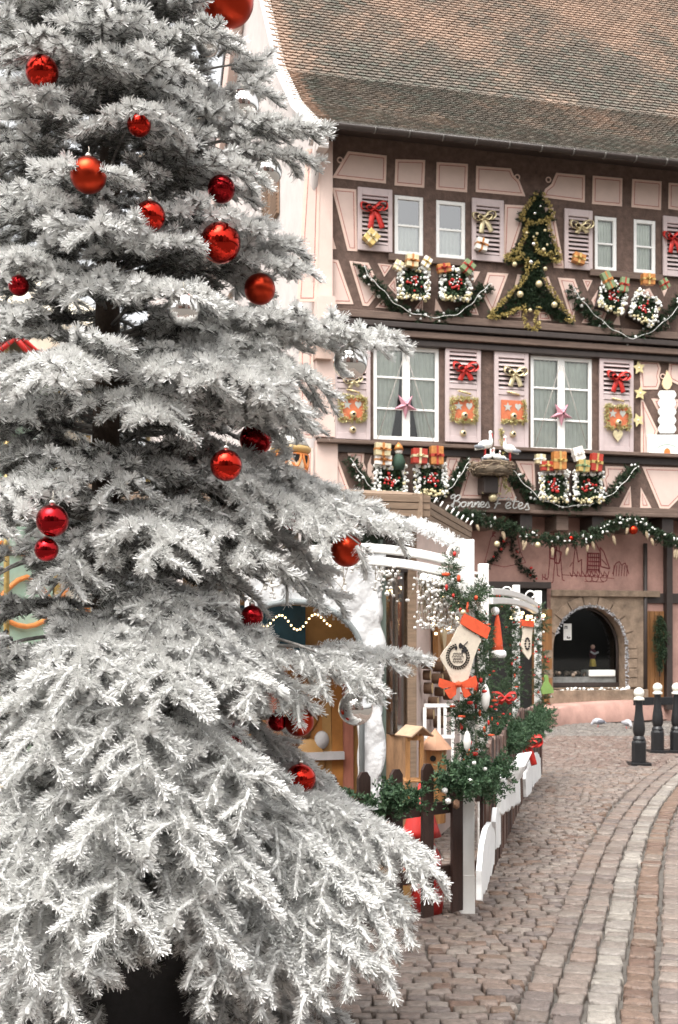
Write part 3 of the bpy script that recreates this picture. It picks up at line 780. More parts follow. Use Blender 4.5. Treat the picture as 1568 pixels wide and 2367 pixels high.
for k in range(22):
    f0 = k / 22; x_ = -.4 + 4.3 * f0; y_ = np.interp(f0, [0, .42, 1], [-.5, 2.0, 5.0]); z_ = np.interp(f0, [0, .33, 1], [17.3, 19.3, 23.5])
    f1 = (k + 1.1) / 22; x2 = -.4 + 4.3 * f1; y2 = np.interp(f1, [0, .42, 1], [-.5, 2.0, 5.0]); z2 = np.interp(f1, [0, .33, 1], [17.3, 19.3, 23.5])
    b.tube([(x_, y_, z_), (x2, y2, z2)], [.22, .15], 8)
b.build('ridge_caps', M('ridge_tile', (.50, .36, .25), .85, var=.2), nb)
for x in (1.2, 3.2):
    for z in (10.2, 13.6):
        b = MB(); b.span((x, -.03, z), (x + 1.0, -.09, z + 1.6)); f = b.build('window', m_white, nb); b = MB(); b.span((x + .1, -.095, z + .1), (x + .9, -.10, z + 1.5)); b.build('window_pane', m_dark, f)

# houses on the other side of the square, behind the camera: seen only in the baubles
for k, (x0, wd_, he, hr, mt) in enumerate(((-19, 9.5, 8.0, 12.5, m_cream), (-9.2, 8.0, 9.5, 13.6, m_gpink), (-1.0, 7.2, 7.4, 11.8, m_beam), (6.4, 9.0, 9.0, 14.0, m_cream), (15.6, 9, 7.6, 11.5, m_gpink))):
    ho = thing('town_house', ('cream gabled house at the left of the row across the square', 'pink gabled house second from the left across the square', 'brown gabled house in the middle of the row across the square', 'cream gabled house right of the brown one across the square', 'pink gabled house at the right of the row across the square')[k], 'house', (x0, -13.5 - k % 2, 0), 0, 'houses across the square')
    b = MB(); b.prism([(0, 0), (wd_, 0), (wd_, he), (wd_ / 2, hr), (0, he)], -8, 0); b.build('wall', mt, ho)
    b = MB(); b.add([(-.3, .4, he - .2), (wd_ / 2, .4, hr + .1), (wd_ / 2, -8, hr + .1), (-.3, -8, he - .2)], [(0, 1, 2, 3)]); b.add([(wd_ + .3, .4, he - .2), (wd_ / 2, .4, hr + .1), (wd_ / 2, -8, hr + .1), (wd_ + .3, -8, he - .2)], [(3, 2, 1, 0)]); b.build('roof', m_gutter, ho, solid=.15)
    for i in range(3):
        for j in range(2):
            b = MB(); x = wd_ * (.18 + .26 * i); b.span((x, .02, 3.6 + j * 2.6), (x + 1.0, .08, 5.2 + j * 2.6)); f = b.build('window', m_white, ho); b = MB(); b.span((x + .1, .085, 3.7 + j * 2.6), (x + .9, .09, 5.1 + j * 2.6)); b.build('window_pane', m_dark, f)
    b = MB(); b.span((wd_ * .4, .02, 0), (wd_ * .4 + 1.1, .08, 2.3)); b.build('door', m_gutter, ho)
# ------------------------------------------------------------------ the flocked fir
TX, TY = -0.93, 4.8
def cone(z): return np.interp(z, [.25, .6, .83, .95, 1.09, 1.27, 1.44, 1.70, 1.80, 2.14, 2.30, 2.48, 2.66, 3.0, 3.4, 3.7, 3.96, 4.2, 5.0, 6.1], [1.0, 1.2, 1.16, 1.02, .90, .78, .88, .76, .86, .90, .80, .74, .82, .60, .62, .56, .50, .38, .26, .03])
segA, segB, segD, segL = [], [], [], []           # twigs: ends, density, level
wood = MB()
rt = random.Random(21)
def seg(a, b, d, l): segA.append(a); segB.append(b); segD.append(d); segL.append(l)
def bough(z0, az, L, e0, sag, dens=1.0, lat=.40, droop=.5, rise=0.0, pw=2.4):
    h = Vector((math.cos(az), math.sin(az), 0)); side = Vector((-h.y, h.x, 0)); base = Vector((TX, TY, z0)) + h * .03
    swerve = rt.uniform(-.12, .12); n = 14
    def P(t): return base + h * (L * t) + side * (swerve * L * t * t) + Vector((0, 0, L * (e0 * t - sag * t ** pw + rise * t ** 4)))
    pts = [P(i / n) for i in range(n + 1)]
    wood.tube(pts, [max(.003, .003 + .009 * L * (1 - i / n)) for i in range(n + 1)], 5, 0)
    for i in range(2, n): seg(pts[i], pts[i + 1], 560 * dens, 0)
    ds = .102 / dens ** .5; s = .10 * L + .04; sd_ = 1
    while s < L:
        t = s / L; p = P(t); tan = (P(min(1, t + .02)) - P(t - .02)).normalized()
        sl = lat * L * (1 - t) ** .7 * rt.uniform(.7, 1.2) * min(1, .4 + t * 3) + .085
        sl = min(sl, .40)
        ang = R(rt.uniform(38, 62)); upd = rt.uniform(-.22, .34)
        d = (tan * math.cos(ang) + side * (sd_ * math.sin(ang)) + Vector((0, 0, upd))).normalized()
        m = max(2, int(sl / .06)); q = [p + d * (sl * j / m) - Vector((0, 0, droop * sl * (j / m) ** 2.2 * .9)) for j in range(m + 1)]
        for j in range(m): seg(q[j], q[j + 1], 500 * dens, 1)
        if sl > .10:
            tt = .04; k = 1; sdv = d.cross(Vector((0, 0, 1)))
            sdv = sdv.normalized() if sdv.length > .1 else side
            while tt < sl * .95:
                f = tt / sl; p2 = p + d * (sl * f) - Vector((0, 0, droop * sl * f ** 2.2 * .9))
                l3 = min(.14, (.05 + .26 * sl * (1 - f)) * rt.uniform(.65, 1.3))
                d3 = (d * .75 + sdv * (k * rt.uniform(.45, .95)) + Vector((0, 0, rt.uniform(-.35, .30) - droop * f * .9))).normalized()
                p3 = p2 + d3 * l3 * .5; p4 = p3 + (d3 - Vector((0, 0, droop * .35))).normalized() * l3 * .5
                seg(p2, p3, 520 * dens, 2); seg(p3, p4, 560 * dens, 2)
                tt += .068 / dens ** .5; k = -k
        sd_ = -sd_; s += ds * rt.uniform(.75, 1.25) * .5 * (1.15 if t < .25 else 1)
z = .42; k = 0
while z < 6.0:
    nb_ = 9 if z < 4.6 else 5
    for i in range(nb_):
        az = 2 * math.pi * (i + .5 * (k % 2)) / nb_ + rt.uniform(-.32, .32)
        zz = z + rt.uniform(-.07, .07)
        front = -math.sin(az)                          # 1 = towards the camera
        L = float(cone(zz)) * (rt.uniform(.86, 1.06) if (k % 2 == 0 or zz > 2.6) else rt.uniform(.58, .80))
        if math.cos(az) < -.55 and front < .3: dens = .45
        else: dens = 1.0 if front > -.35 else .5
        if zz > 4.45: dens = .5
        if L > .97 and math.cos(az) > .55: L = .97
        e0 = np.interp(zz, [.4, 1.2, 2.5, 3.5, 4.5, 6], [.04, .06, .20, .44, .72, 1.0]); sag = np.interp(zz, [.4, 1.2, 2.5, 3.5, 6], [.38, .38, .40, .36, .2])
        bough(zz, az, L, e0 + rt.uniform(-.1, .1), sag, dens, droop=np.interp(zz, [.4, 2.2, 3.5], [.50, .38, .22]), pw=np.interp(zz, [.4, 2, 3.2], [3.2, 3.0, 2.2]))
    z += np.interp(z, [.4, 2, 4, 6], [.235, .20, .17, .2]) * rt.uniform(.85, 1.15); k += 1
def bough_to(u, v, Z, e0, sag, lat=.30, droop=.5, rise=0.0, pw=2.4):   # a long bough whose tip is at this place
    p = at(u, v, Z); dx, dy = p.x - TX, p.y - TY; L = math.hypot(dx, dy) * .955
    bough(p.z - L * (e0 - sag + rise), math.atan2(dy, dx), L, e0, sag, 1.0, lat, droop, rise, pw)
for a in ((1030, 2020, 4.55, .40, .55, .26, .8), (985, 1950, 4.75, .25, .38, .26, .7), (960, 2130, 4.40, .20, .50, .28, .8), (880, 2080, 4.3, .2, .45, .3, .6), (850, 2200, 4.1, .15, .45, .3, .6), (760, 2250, 4.0, .12, .45, .32, .6), (900, 1990, 4.5, .2, .42, .3, .6), (930, 2190, 4.2, .2, .6, .30, .9), (830, 2270, 4.0, .2, .62, .3, .9),
          (845, 1885, 4.85, .20, .50, .30, .6), (745, 1795, 4.75, .22, .48, .30, .6), (980, 1525, 4.70, .10, .12, .24, .35), (890, 1575, 4.55, .2, .34, .28, .6), (745, 1640, 4.55, .25, .5, .3, .6),
          (935, 1240, 4.65, .12, .30, .28, .45), (860, 1262, 4.5, .2, .42, .30, .6), (930, 1205, 4.85, .15, .26, .25, .4), (775, 1385, 4.6, .25, .42, .3, .55), (765, 905, 4.6, .30, .48, .32, .5),
          (935, 775, 4.75, .30, .28, .24, .25, .08), (885, 800, 4.65, .28, .28, .26, .3), (708, 578, 4.75, .35, .25, .28, .2), (690, 605, 4.6, .34, .3, .28, .3), (742, 325, 4.75, .42, .25, .24, .15), (715, 372, 4.7, .4, .32, .24, .25),
          (628, 215, 4.75, .5, .25, .24, .1), (625, 290, 4.6, .42, .32, .26, .2), (600, 150, 4.8, .55, .25, .25, .1), (640, 740, 4.6, .35, .32, .3, .3), (735, 1120, 4.6, .25, .38, .3, .45), (700, 980, 4.5, .3, .42, .3, .45),
          (545, 2290, 3.80, .02, .36, .34, .5, 0, 3), (330, 2170, 3.62, .05, .36, .36, .5, 0, 3), (120, 2210, 3.55, .0, .36, .36, .5, 0, 3), (700, 2320, 3.9, .0, .4, .34, .5, 0, 3), (430, 1960, 3.72, .05, .36, .36, .48, 0, 3.2),
          (190, 1950, 3.68, .05, .34, .36, .48, 0, 3.2), (620, 2060, 3.85, .0, .36, .34, .5, 0, 3.2), (20, 2080, 3.7, .05, .34, .36, .5, 0, 3), (790, 2090, 4.1, .05, .40, .32, .5, 0, 3), (480, 2180, 3.7, .0, .36, .34, .5, 0, 3),
          (270, 1790, 3.75, .05, .32, .36, .45, 0, 3.2), (520, 1850, 3.85, .05, .32, .34, .45, 0, 3.2), (90, 1760, 3.8, .05, .32, .36, .45, 0, 3), (400, 1620, 3.85, .06, .30, .36, .42, 0, 3), (170, 1590, 3.85, .06, .30, .36, .42, 0, 3), (620, 1610, 4.1, .08, .30, .34, .42, 0, 3),
          (60, 2330, 3.6, 0, .4, .36, .5, 0, 3), ):
    bough_to(*a)

# ------------------------------------------------------------------ baubles
m_chrome = M('red_mirror_glass', (.47, .022, .013), .06, 1.0, var=.05)
m_matte = M('red_satin', (.43, .036, .014), .30, 1.0, var=.05, bump=.05)
m_dkred = M('dark_red_mirror', (.34, .012, .016), .08, 1.0, var=.05)
m_silver = M('silver_mirror', (.84, .82, .80), .07, 1.0, var=.03)
m_cap = M('silver_cap', (.65, .63, .58), .3, 1.0)
m_twine = M('hanging_ribbon', (.45, .42, .36), .8)
BALLS = [  # u, v, radius, finish, share left clear in front, dz, label
    (98, 166, 38, 'c', .95, 'shiny red bauble high at the left edge of the snowy tree'),
    (527, 2, 60, 's', .9, 'largest red bauble, cut by the top of the picture beside the roof'),
    (205, 405, 42, 'm', 1.0, 'satin orange-red bauble hanging below three pale twigs in the upper left of the tree'),
    (322, 288, 28, 'c', .3, 'shiny red bauble mostly buried in twigs above the satin one'),
    (347, 500, 36, 'c', .5, 'shiny red bauble showing as a crescent under a white twig'),
    (512, 437, 32, 'd', .55, 'dark red bauble with a frosted twig crossing its front'),
    (510, 561, 47, 'c', 1.0, 'big mirror red bauble in the open right of the upper tree'),
    (601, 668, 36, 'm', .75, 'satin red bauble peeking out against the cream gable'),
    (424, 714, 38, 'v', .9, 'silver mirror bauble in the middle of the tree'),
    (562, 243, 38, 'v', .8, 'silver bauble hanging before the white edge of the tiled roof'),
    (618, 398, 34, 'v', .5, 'silver bauble half hidden by a frosted bough near the gable bracket'),
    (810, 838, 40, 'v', .85, 'silver bauble at the tip of the long bough over the half-timbered wall'),
    (480, 102, 28, 'v', .5, 'small silver bauble near the top of the tree against the white sky'),
    (592, 1015, 38, 'd', .7, 'dark red bauble behind a drooping white twig'),
    (523, 1075, 37, 'c', .95, 'mirror red bauble just left of and below the dark red one'),
    (122, 1203, 38, 'd', .8, 'dark red bauble with a white frosted twig on top, left side of the tree'),
    (108, 1270, 28, 'd', .75, 'small dark red bauble right under another at the left of the tree'),
    (802, 1272, 38, 'm', .95, 'satin red bauble beside the white garden arch'),
    (583, 1424, 26, 'd', .55, 'small red bauble in the shade of a bough by the dark stall opening'),
    (536, 1700, 30, 'd', .7, 'dark red bauble low in the right of the tree beside the orange stall wall'),
    (692, 1668, 34, 'm', .6, 'orange-red satin bauble in front of the painted stall wall'),
    (642, 1668, 22, 'd', .5, 'small dark red bauble next to the orange-red satin one'),
    (695, 1800, 36, 'c', .65, 'shiny red bauble just above the boxwood garland on the fence'),
    (822, 1637, 40, 'v', .9, 'silver bauble in front of the white rock panel of the stall'),
    (796, 1203, 34, 'v', .3, 'silver bauble veiled by frosted needles above the garden arch'),
    (44, 660, 24, 'd', .3, 'small red bauble buried in the boughs at the left edge'),
    (674, 1200, 26, 'd', .4, 'small red bauble showing through the boughs under the painted urn'),
]
A = np.array(segA); B = np.array(segB); Dn = np.array(segD); Lv = np.array(segL)
mid = (A + B) / 2; su = 784 + mid[:, 0] / mid[:, 1] * FOC; sv = HOR - (mid[:, 2] - EYE) / mid[:, 1] * FOC
keep = np.ones(len(A), bool)
for (u, v, r, fin, clear, label) in BALLS:
    Z = 4.8
    for _ in range(4):
        p = at(u, v, Z); dx = p.x - TX; c_ = float(cone(p.z)) * (.92 if clear > .7 else .8)
        Z = TY - math.sqrt(max(0, c_ * c_ - dx * dx)) if abs(dx) < c_ else TY - .12
    p = at(u, v, Z); rad = r * Z / FOC
    o = thing('bauble', label, 'bauble', p, 0, 'baubles on the snowy tree')
    b = MB(); b.sphere((0, 0, 0), rad, 0, 32, 20); b.build('ball', {'c': m_chrome, 'm': m_matte, 'd': m_dkred, 'v': m_silver, 's': m_matte}[fin], o)
    b = MB(); b.lathe([(.011, rad * .97), (.012, rad + .008), (.006, rad + .014), (.002, rad + .016)], n=10); b.build('cap', m_cap, o)
    b = MB(); b.tube([(0, 0, rad + .012), (.002, .004, rad + .03), (-.003, .02, rad + .045)], .0018, 4); b.build('hanging_loop', m_twine, o)
    off = r * (1 - clear) * .9
    keep &= ~((np.hypot(su - u, sv - (v + off * .4)) < r * clear * 1.02) & (mid[:, 1] < Z + rad * .3))
    keep &= ~(np.linalg.norm(mid - np.array(p), axis=1) < rad * 1.12)
# the dark tub shows through a gap low in front
keep &= ~((np.hypot((su - 335) / 100, (sv - 2330) / 105) < 1) & (mid[:, 1] < 4.45))
for (gu, gvv, ru, rv_) in ((40, 1330, 50, 60), (70, 1452, 60, 40), (75, 800, 80, 24), (690, 1470, 75, 42), (735, 1700, 60, 60), (508, 165, 36, 40), (500, 338, 30, 22)):   # gaps where the market shows through
    keep &= ~((((su - gu) / ru) ** 2 + ((sv - gvv) / rv_) ** 2) < 1)
A, B, Dn, Lv = A[keep], B[keep], Dn[keep], Lv[keep]
print('twigs', len(A), 'needles', float((np.linalg.norm(B - A, axis=1) * Dn).sum()))
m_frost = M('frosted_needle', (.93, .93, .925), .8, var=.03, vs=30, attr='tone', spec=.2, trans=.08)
def frost_shade(p, d, t, idx):
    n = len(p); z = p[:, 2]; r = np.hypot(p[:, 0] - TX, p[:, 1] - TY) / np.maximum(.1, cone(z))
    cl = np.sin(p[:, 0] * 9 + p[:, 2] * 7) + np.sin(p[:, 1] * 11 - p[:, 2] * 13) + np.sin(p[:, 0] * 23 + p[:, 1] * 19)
    pr = 1.02 + .36 * d[:, 2] + .10 * cl + np.clip((r - .76) * 1.6, -.9, .15) - np.clip((z - 2.9) * .24, 0, .42)  # fewer white needles inwards: the crown's inner shade put into their colour
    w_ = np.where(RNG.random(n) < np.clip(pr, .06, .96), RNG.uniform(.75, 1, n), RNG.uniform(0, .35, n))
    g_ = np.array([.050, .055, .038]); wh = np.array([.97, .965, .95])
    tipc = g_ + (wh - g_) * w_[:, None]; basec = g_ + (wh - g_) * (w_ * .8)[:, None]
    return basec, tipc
wf_, wm_, ws_ = [], [], []
for f_, m_, q_ in zip(wood.f, wood.m, wood.s):           # no bare wood left hanging in the gap over the tub
    p_ = wood.v[f_[0]]; u_, v_ = 784 + p_[0] / p_[1] * FOC, HOR - (p_[2] - EYE) / p_[1] * FOC
    if ((u_ - 335) / 110) ** 2 + ((v_ - 2330) / 125) ** 2 < 1 and p_[1] < 4.45: continue
    wf_.append(f_); wm_.append(m_); ws_.append(q_)
wood.f, wood.m, wood.s = wf_, wm_, ws_
tree = thing('snowy_christmas_tree', 'tall fir thickly flocked with white snow and hung with red and silver baubles', 'christmas tree', (TX, TY, 0))
inv = Vector((-TX, -TY, 0))
needle_mesh('crown', A, B, m_frost, tree, per_m=Dn * 5.2, ln=.034, wd=.0036, ang0=60, rough_n=.25, colfn=frost_shade, loc=inv, lo_ang=-2.3, hi_ang=2.3, tipflare=.5)
# snow-crusted twig cores: knobbly six-sided rods, bare and green underneath, crown shade painted in towards the trunk
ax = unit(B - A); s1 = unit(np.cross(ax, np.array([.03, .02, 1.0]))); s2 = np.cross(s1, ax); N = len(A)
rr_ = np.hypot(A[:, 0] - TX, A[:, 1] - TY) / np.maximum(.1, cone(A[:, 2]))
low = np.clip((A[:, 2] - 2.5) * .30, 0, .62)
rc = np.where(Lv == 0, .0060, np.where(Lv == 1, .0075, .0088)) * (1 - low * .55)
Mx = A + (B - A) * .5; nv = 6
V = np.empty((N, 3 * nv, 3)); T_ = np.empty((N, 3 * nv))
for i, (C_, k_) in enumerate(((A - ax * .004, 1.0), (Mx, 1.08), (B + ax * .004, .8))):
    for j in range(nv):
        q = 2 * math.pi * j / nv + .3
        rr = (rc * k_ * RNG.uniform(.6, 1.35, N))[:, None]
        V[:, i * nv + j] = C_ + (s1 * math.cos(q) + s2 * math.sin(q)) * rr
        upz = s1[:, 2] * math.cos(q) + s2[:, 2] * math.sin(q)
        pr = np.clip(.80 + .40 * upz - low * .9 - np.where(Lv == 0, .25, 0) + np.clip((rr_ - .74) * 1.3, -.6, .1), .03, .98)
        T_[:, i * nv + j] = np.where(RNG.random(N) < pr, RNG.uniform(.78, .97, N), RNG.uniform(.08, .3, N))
f = []
for i in range(2):
    for j in range(nv): f.append((i * nv + j, i * nv + (j + 1) % nv, (i + 1) * nv + (j + 1) % nv, (i + 1) * nv + j))
Fq = np.array(f)[None] + (np.arange(N) * 3 * nv)[:, None, None]
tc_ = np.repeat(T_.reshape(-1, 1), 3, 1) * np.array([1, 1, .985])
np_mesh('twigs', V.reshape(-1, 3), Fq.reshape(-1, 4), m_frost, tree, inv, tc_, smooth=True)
m_bark = M('fir_bark', (.115, .085, .065), .9, var=.4, vs=18, bump=.8, bs=50)
b = MB(); b.tube([(0, 0, .25), (.01, 0, 1.2), (-.01, .01, 2.4), (.01, 0, 3.6), (0, 0, 4.8), (0, 0, 6.15)], [.085, .07, .056, .042, .024, .006], 12); b.build('trunk', m_bark, tree)
tag(wood.build('branches', M('frosted_bark', (.34, .32, .30), .9, var=.6, vs=25, bump=.6), tree, loc=inv), kind='stuff')
tub = thing('tree_tub', 'charcoal grey round tub holding the snowy tree', 'planter', (TX, TY, 0))
b = MB(); b.lathe([(.46, .0), (.50, .03), (.56, .55), (.585, .57), (.585, .60), (.54, .60), (.53, .54)], n=40); b.build('tub_wall', M('charcoal_plastic', (.055, .055, .057), .75, var=.15, vs=40, bump=.25, bs=200), tub)
b = MB(); b.lathe([(.0, .53), (.3, .55), (.535, .53)], n=30); b.build('soil', M('soil', (.03, .022, .016), .95, var=.4, vs=30, bump=1), tub)
# ------------------------------------------------------------------ shared small builders
m_green = M('garland_needle', (.95, .95, .95), .6, var=.05, attr='tone', trans=.12)
m_wood = M('warm_wood', (.42, .21, .08), .6, var=.35, vs=5, bump=.2, stretch=(8, 8, .8))
m_pale = M('pale_wood', (.225, .155, .105), .7, var=.3, vs=5, bump=.3, stretch=(1, 8, 8))
m_gold = M('gold_foil', (.62, .45, .17), .32, .75, var=.25, vs=30, bump=.5, bs=80)
m_pgold = M('champagne_foil', (.68, .58, .36), .35, .55, var=.2, vs=20, bump=.4, bs=60)
m_redr = M('red_ribbon', (.52, .03, .022), .35, .15, var=.35, vs=18)
m_orr = M('orange_red_felt', (.62, .085, .03), .75, var=.15, vs=25, bump=.2)
m_snow = M('white_fluff', (.82, .82, .81), .9, var=.06, vs=30, bump=.5, bs=60)
m_redp = M('red_paint', (.50, .025, .02), .4, var=.15)
def greens(p, d, t, idx):
    n = len(p); k = RNG.random((n, 1)); a, b_ = np.array([.022, .048, .024]), np.array([.075, .125, .055])
    return a + (b_ - a) * k
def box_greens(p, d, t, idx):
    n = len(p); k = RNG.random((n, 1)) ** 1.5; a, b_ = np.array([.025, .062, .028]), np.array([.115, .20, .10])
    return a + (b_ - a) * k
def evergreen(name, path, rad, parent, per_m=70, needles=420, seed=0, kind='fir', loc=None):
    A, B = garland_segs(path, rad, per_m, seed)
    if kind == 'box': return needle_mesh(name, A, B, m_green, parent, per_m=needles, ln=.024, wd=.014, colfn=box_greens, loc=loc, ang0=75, tipflare=.6, rough_n=.8)
    return needle_mesh(name, A, B, m_green, parent, per_m=needles, ln=.05 if kind == 'far' else .03, wd=.013 if kind == 'far' else .006, colfn=greens, loc=loc, rough_n=.8)
def bits(name, path, rad, n, size, mat, parent, seed, sc=(1, 1, 1)):   # small ornaments pressed into a garland
    rg = random.Random(seed); P = [Vector(p) for p in path]; b = MB()
    for _ in range(n):
        i = rg.randrange(len(P) - 1); p = P[i].lerp(P[i + 1], rg.random())
        d = Vector((rg.gauss(0, 1), rg.gauss(0, 1) - .8, rg.gauss(0, 1))).normalized()
        k_ = list(sc); rg.shuffle(k_); b.blob(p + d * rad * rg.uniform(.7, 1.0), size * rg.uniform(.7, 1.3), 0, k_)
    return tag(b.build(name, mat, parent), kind='stuff')
def bow_mesh(b, w_, mat=0, tails=True, y=0.0, drop=1.0):              # a ribbon bow about w_ wide, in x,z
    for sgn in (-1, 1):
        lp = crom([(0, y, 0), (sgn*.22*w_, y - .05*w_, .20*w_), (sgn*.46*w_, y - .09*w_, .22*w_), (sgn*.50*w_, y - .10*w_, .02*w_), (sgn*.30*w_, y - .06*w_, -.10*w_), (0, y - .01, 0)], 5)
        b.strip(lp, (0, .20*w_, .10 * w_), mat)
        b.strip(crom([(0, y, 0), (sgn*.18*w_, y - .12*w_, .10*w_), (sgn*.33*w_, y - .16*w_, .02*w_), (sgn*.16*w_, y - .12*w_, -.12*w_), (0, y - .02, 0)], 5), (0, .14*w_, .08 * w_), mat)
        if tails: b.strip(crom([(0, y - .02*w_, 0), (sgn*.12*w_, y - .07*w_, -.25*w_*drop), (sgn*.24*w_, y - .05*w_, -.58*w_*drop)], 5), (.20*w_, 0, .06*w_ * sgn), mat)
    b.blob((0, y - .09*w_, 0), .085*w_, mat, (1, .8, 1))
class VP:                                          # a vertical plane standing between two ground points
    def __init__(s, p0, p1):
        s.o = Vector((p0[0], p0[1], 0)); s.e = (Vector((p1[0], p1[1], 0)) - s.o).normalized(); s.n = Vector((s.e.y, -s.e.x, 0)); s.rz = math.atan2(s.e.y, s.e.x)
    def pt(s, u, v, n=0.0):
        a = (u - 784) / FOC; t = (n + s.o.dot(s.n)) / (a * s.n.x + s.n.y); p = Vector((a * t, t, 0)) - s.o
        return p.dot(s.e), EYE + (HOR - v) / FOC * t
    def w(s, d, n, z): p = s.o + s.e * d + s.n * n; p.z = z; return p
def ctr(pts): return sum(p[0] for p in pts) / len(pts), sum(p[1] for p in pts) / len(pts)
def board(name, label, cat, vp, px, n, th, mats, group=None, bevel=.004):   # a cut-out board on a plane
    P0 = [vp.pt(u, v, n) for u, v in px]; P = []; rj = random.Random(px[0][0])
    for p, q in zip(P0, P0[1:] + P0[:1]):
        m_ = max(1, int(math.hypot(q[0] - p[0], q[1] - p[1]) / .07))
        P += [(p[0] + (q[0] - p[0]) * i / m_ + (rj.gauss(0, .011) if i else 0), p[1] + (q[1] - p[1]) * i / m_ + (rj.gauss(0, .011) if i else 0)) for i in range(m_)]
    cx = ctr(P)[0]; z0 = min(p[1] for p in P)
    o = thing(name, label, cat, vp.w(cx, n, z0), vp.rz, group)
    b = MB(); b.prism([(x - cx, z - z0) for x, z in P], th, 0); b.build('board', mats, o, bevel=bevel)
    return o

# ------------------------------------------------------------------ picket fences
m_picket = M('dark_brown_stain', (.040, .019, .014), .55, var=.35, vs=6, bump=.3, stretch=(6, 6, .8))
m_pks = [m_picket, M('half_lit_brown', (.085, .045, .034), .55, var=.3, vs=6), M('lit_brown', (.15, .095, .075), .6, var=.3, vs=6)]  # lighter tones paint in picket edges catching light between shaded faces
FR = VP((-.52, 6.10), (.72, 7.16)); SIDE = [(.88, 7.42), (1.98, 12.7), (2.44, 14.4)]
def picket(b, x, w_, h, y, z0=.04):
    c = w_ * .28
    b.prism([(x - w_/2, z0), (x + w_/2, z0), (x + w_/2, h - c*1.3), (x + w_/2 - c, h), (x - w_/2 + c, h), (x - w_/2, h - c*1.3)], y + .011, y - .011)
ff = thing('picket_fence', 'low dark picket fence of wide boards from the snowy tree to the gate post', 'fence', FR.o, FR.rz)
for u in (600, 680, 757, 835, 910, 982, 1050):
    x, z = FR.pt(u, 1775); b = MB(); picket(b, x, .088, .925 + .008 * math.sin(u), -.02); b.build('picket', m_picket, ff, bevel=.004)
L_ = (Vector((.72, 7.16, 0)) - FR.o).length
for z in (.28, .66): b = MB(); b.box((L_ / 2, .012, z), (L_, .03, .07)); b.build('rail', m_picket, ff)
sf = thing('picket_fence', 'long dark fence of narrow pickets running back along the lane', 'fence', (SIDE[0][0], SIDE[0][1], 0))
o_ = Vector((*SIDE[0], 0)); k = 0
for (p0, p1) in zip(SIDE[:-1], SIDE[1:]):
    a, c = Vector((*p0, 0)), Vector((*p1, 0)); L_ = (c - a).length; e = (c - a).normalized(); rot = Matrix.Rotation(math.atan2(e.y, e.x), 3, 'Z')
    n = int(L_ / .15)
    for i in range(n):
        p = a + e * (i + .5) * L_ / n - o_; h = .93 + .05 * math.sin((i + .5) / n * math.pi * 3) ** 2 if k == 0 else .92
        b = MB(); picket(b, 0, .058, h, 0); q = b.build('picket', m_pks[(i * 7 + i // 3) % 3], sf, loc=p); q.rotation_euler.z = math.atan2(e.y, e.x) + .22 * math.sin(i * 2.3)
    for z in (.25, .68):
        b = MB(); b.box((L_ / 2, .02, z), (L_, .03, .06)); q = b.build('rail', m_picket, sf, loc=a - o_); q.rotation_euler.z = math.atan2(e.y, e.x)
    k += 1

# white snowdrift boards leaning on the lane side of the fence
m_board = M('white_board', (.78, .78, .77), .8, var=.08, vs=7, bump=.5, bs=25)
SV = VP(SIDE[0], SIDE[1]); SV2 = VP(SIDE[1], SIDE[2])
board('snowdrift_board', 'nearest white snowdrift cut-out, rising to a point by the corner of the fence', 'board', SV, [(1113,2081),(1113,2011),(1118,1955),(1124,1925),(1131,1907),(1136,1899),(1141,1912),(1145,1929),(1143,1997),(1131,2038)], .09, .03, m_board, 'white snowdrift boards along the fence')
board('snowdrift_board', 'narrowest white snowdrift cut-out, second along the lane fence', 'board', SV, [(1147,1963),(1146,1899),(1149,1866),(1153,1872),(1158,1884),(1158,1950)], .08, .03, m_board, 'white snowdrift boards along the fence')
board('snowdrift_board', 'broad white dripping snow panel under the white tray', 'board', SV, [(1158,1880),(1157,1822),(1160,1790),(1166,1800),(1170,1792),(1176,1804),(1181,1790),(1190,1796),(1196,1786),(1202,1784),(1204,1852)], .09, .03, m_board, 'white snowdrift boards along the fence')
board('snowdrift_board', 'white snowdrift cut-out just before the last one of the lane fence', 'board', SV2, [(1217,1842),(1215,1800),(1217,1782),(1222,1776),(1226,1762),(1231,1758),(1231,1800),(1229,1830)], .09, .03, m_board, 'white snowdrift boards along the fence')
board('snowdrift_board', 'farthest white snowdrift cut-out at the end of the lane fence', 'board', SV2, [(1232,1818),(1231,1775),(1236,1752),(1241,1740),(1246,1742),(1250,1752),(1251,1796)], .07, .03, m_board, 'white snowdrift boards along the fence')
o = thing('tray', 'white wedge tray fixed to the lane fence above the dripping panel', 'tray', SV.w(SV.pt(1186, 1765, .10)[0], .10, SV.pt(1186, 1775, .1)[1]), SV.rz)
b = MB(); b.add([(-.55, 0, .06), (.55, 0, .06), (.55, -.12, .08), (-.55, -.12, .08), (-.5, 0, -.05), (.2, 0, -.12), (.2, -.05, -.10), (-.5, -.05, -.05)], [(0,3,2,1),(3,7,6,2),(0,4,7,3),(1,2,6,5),(4,5,6,7),(0,1,5,4)]); b.build('tray_body', m_board, o, bevel=.01)

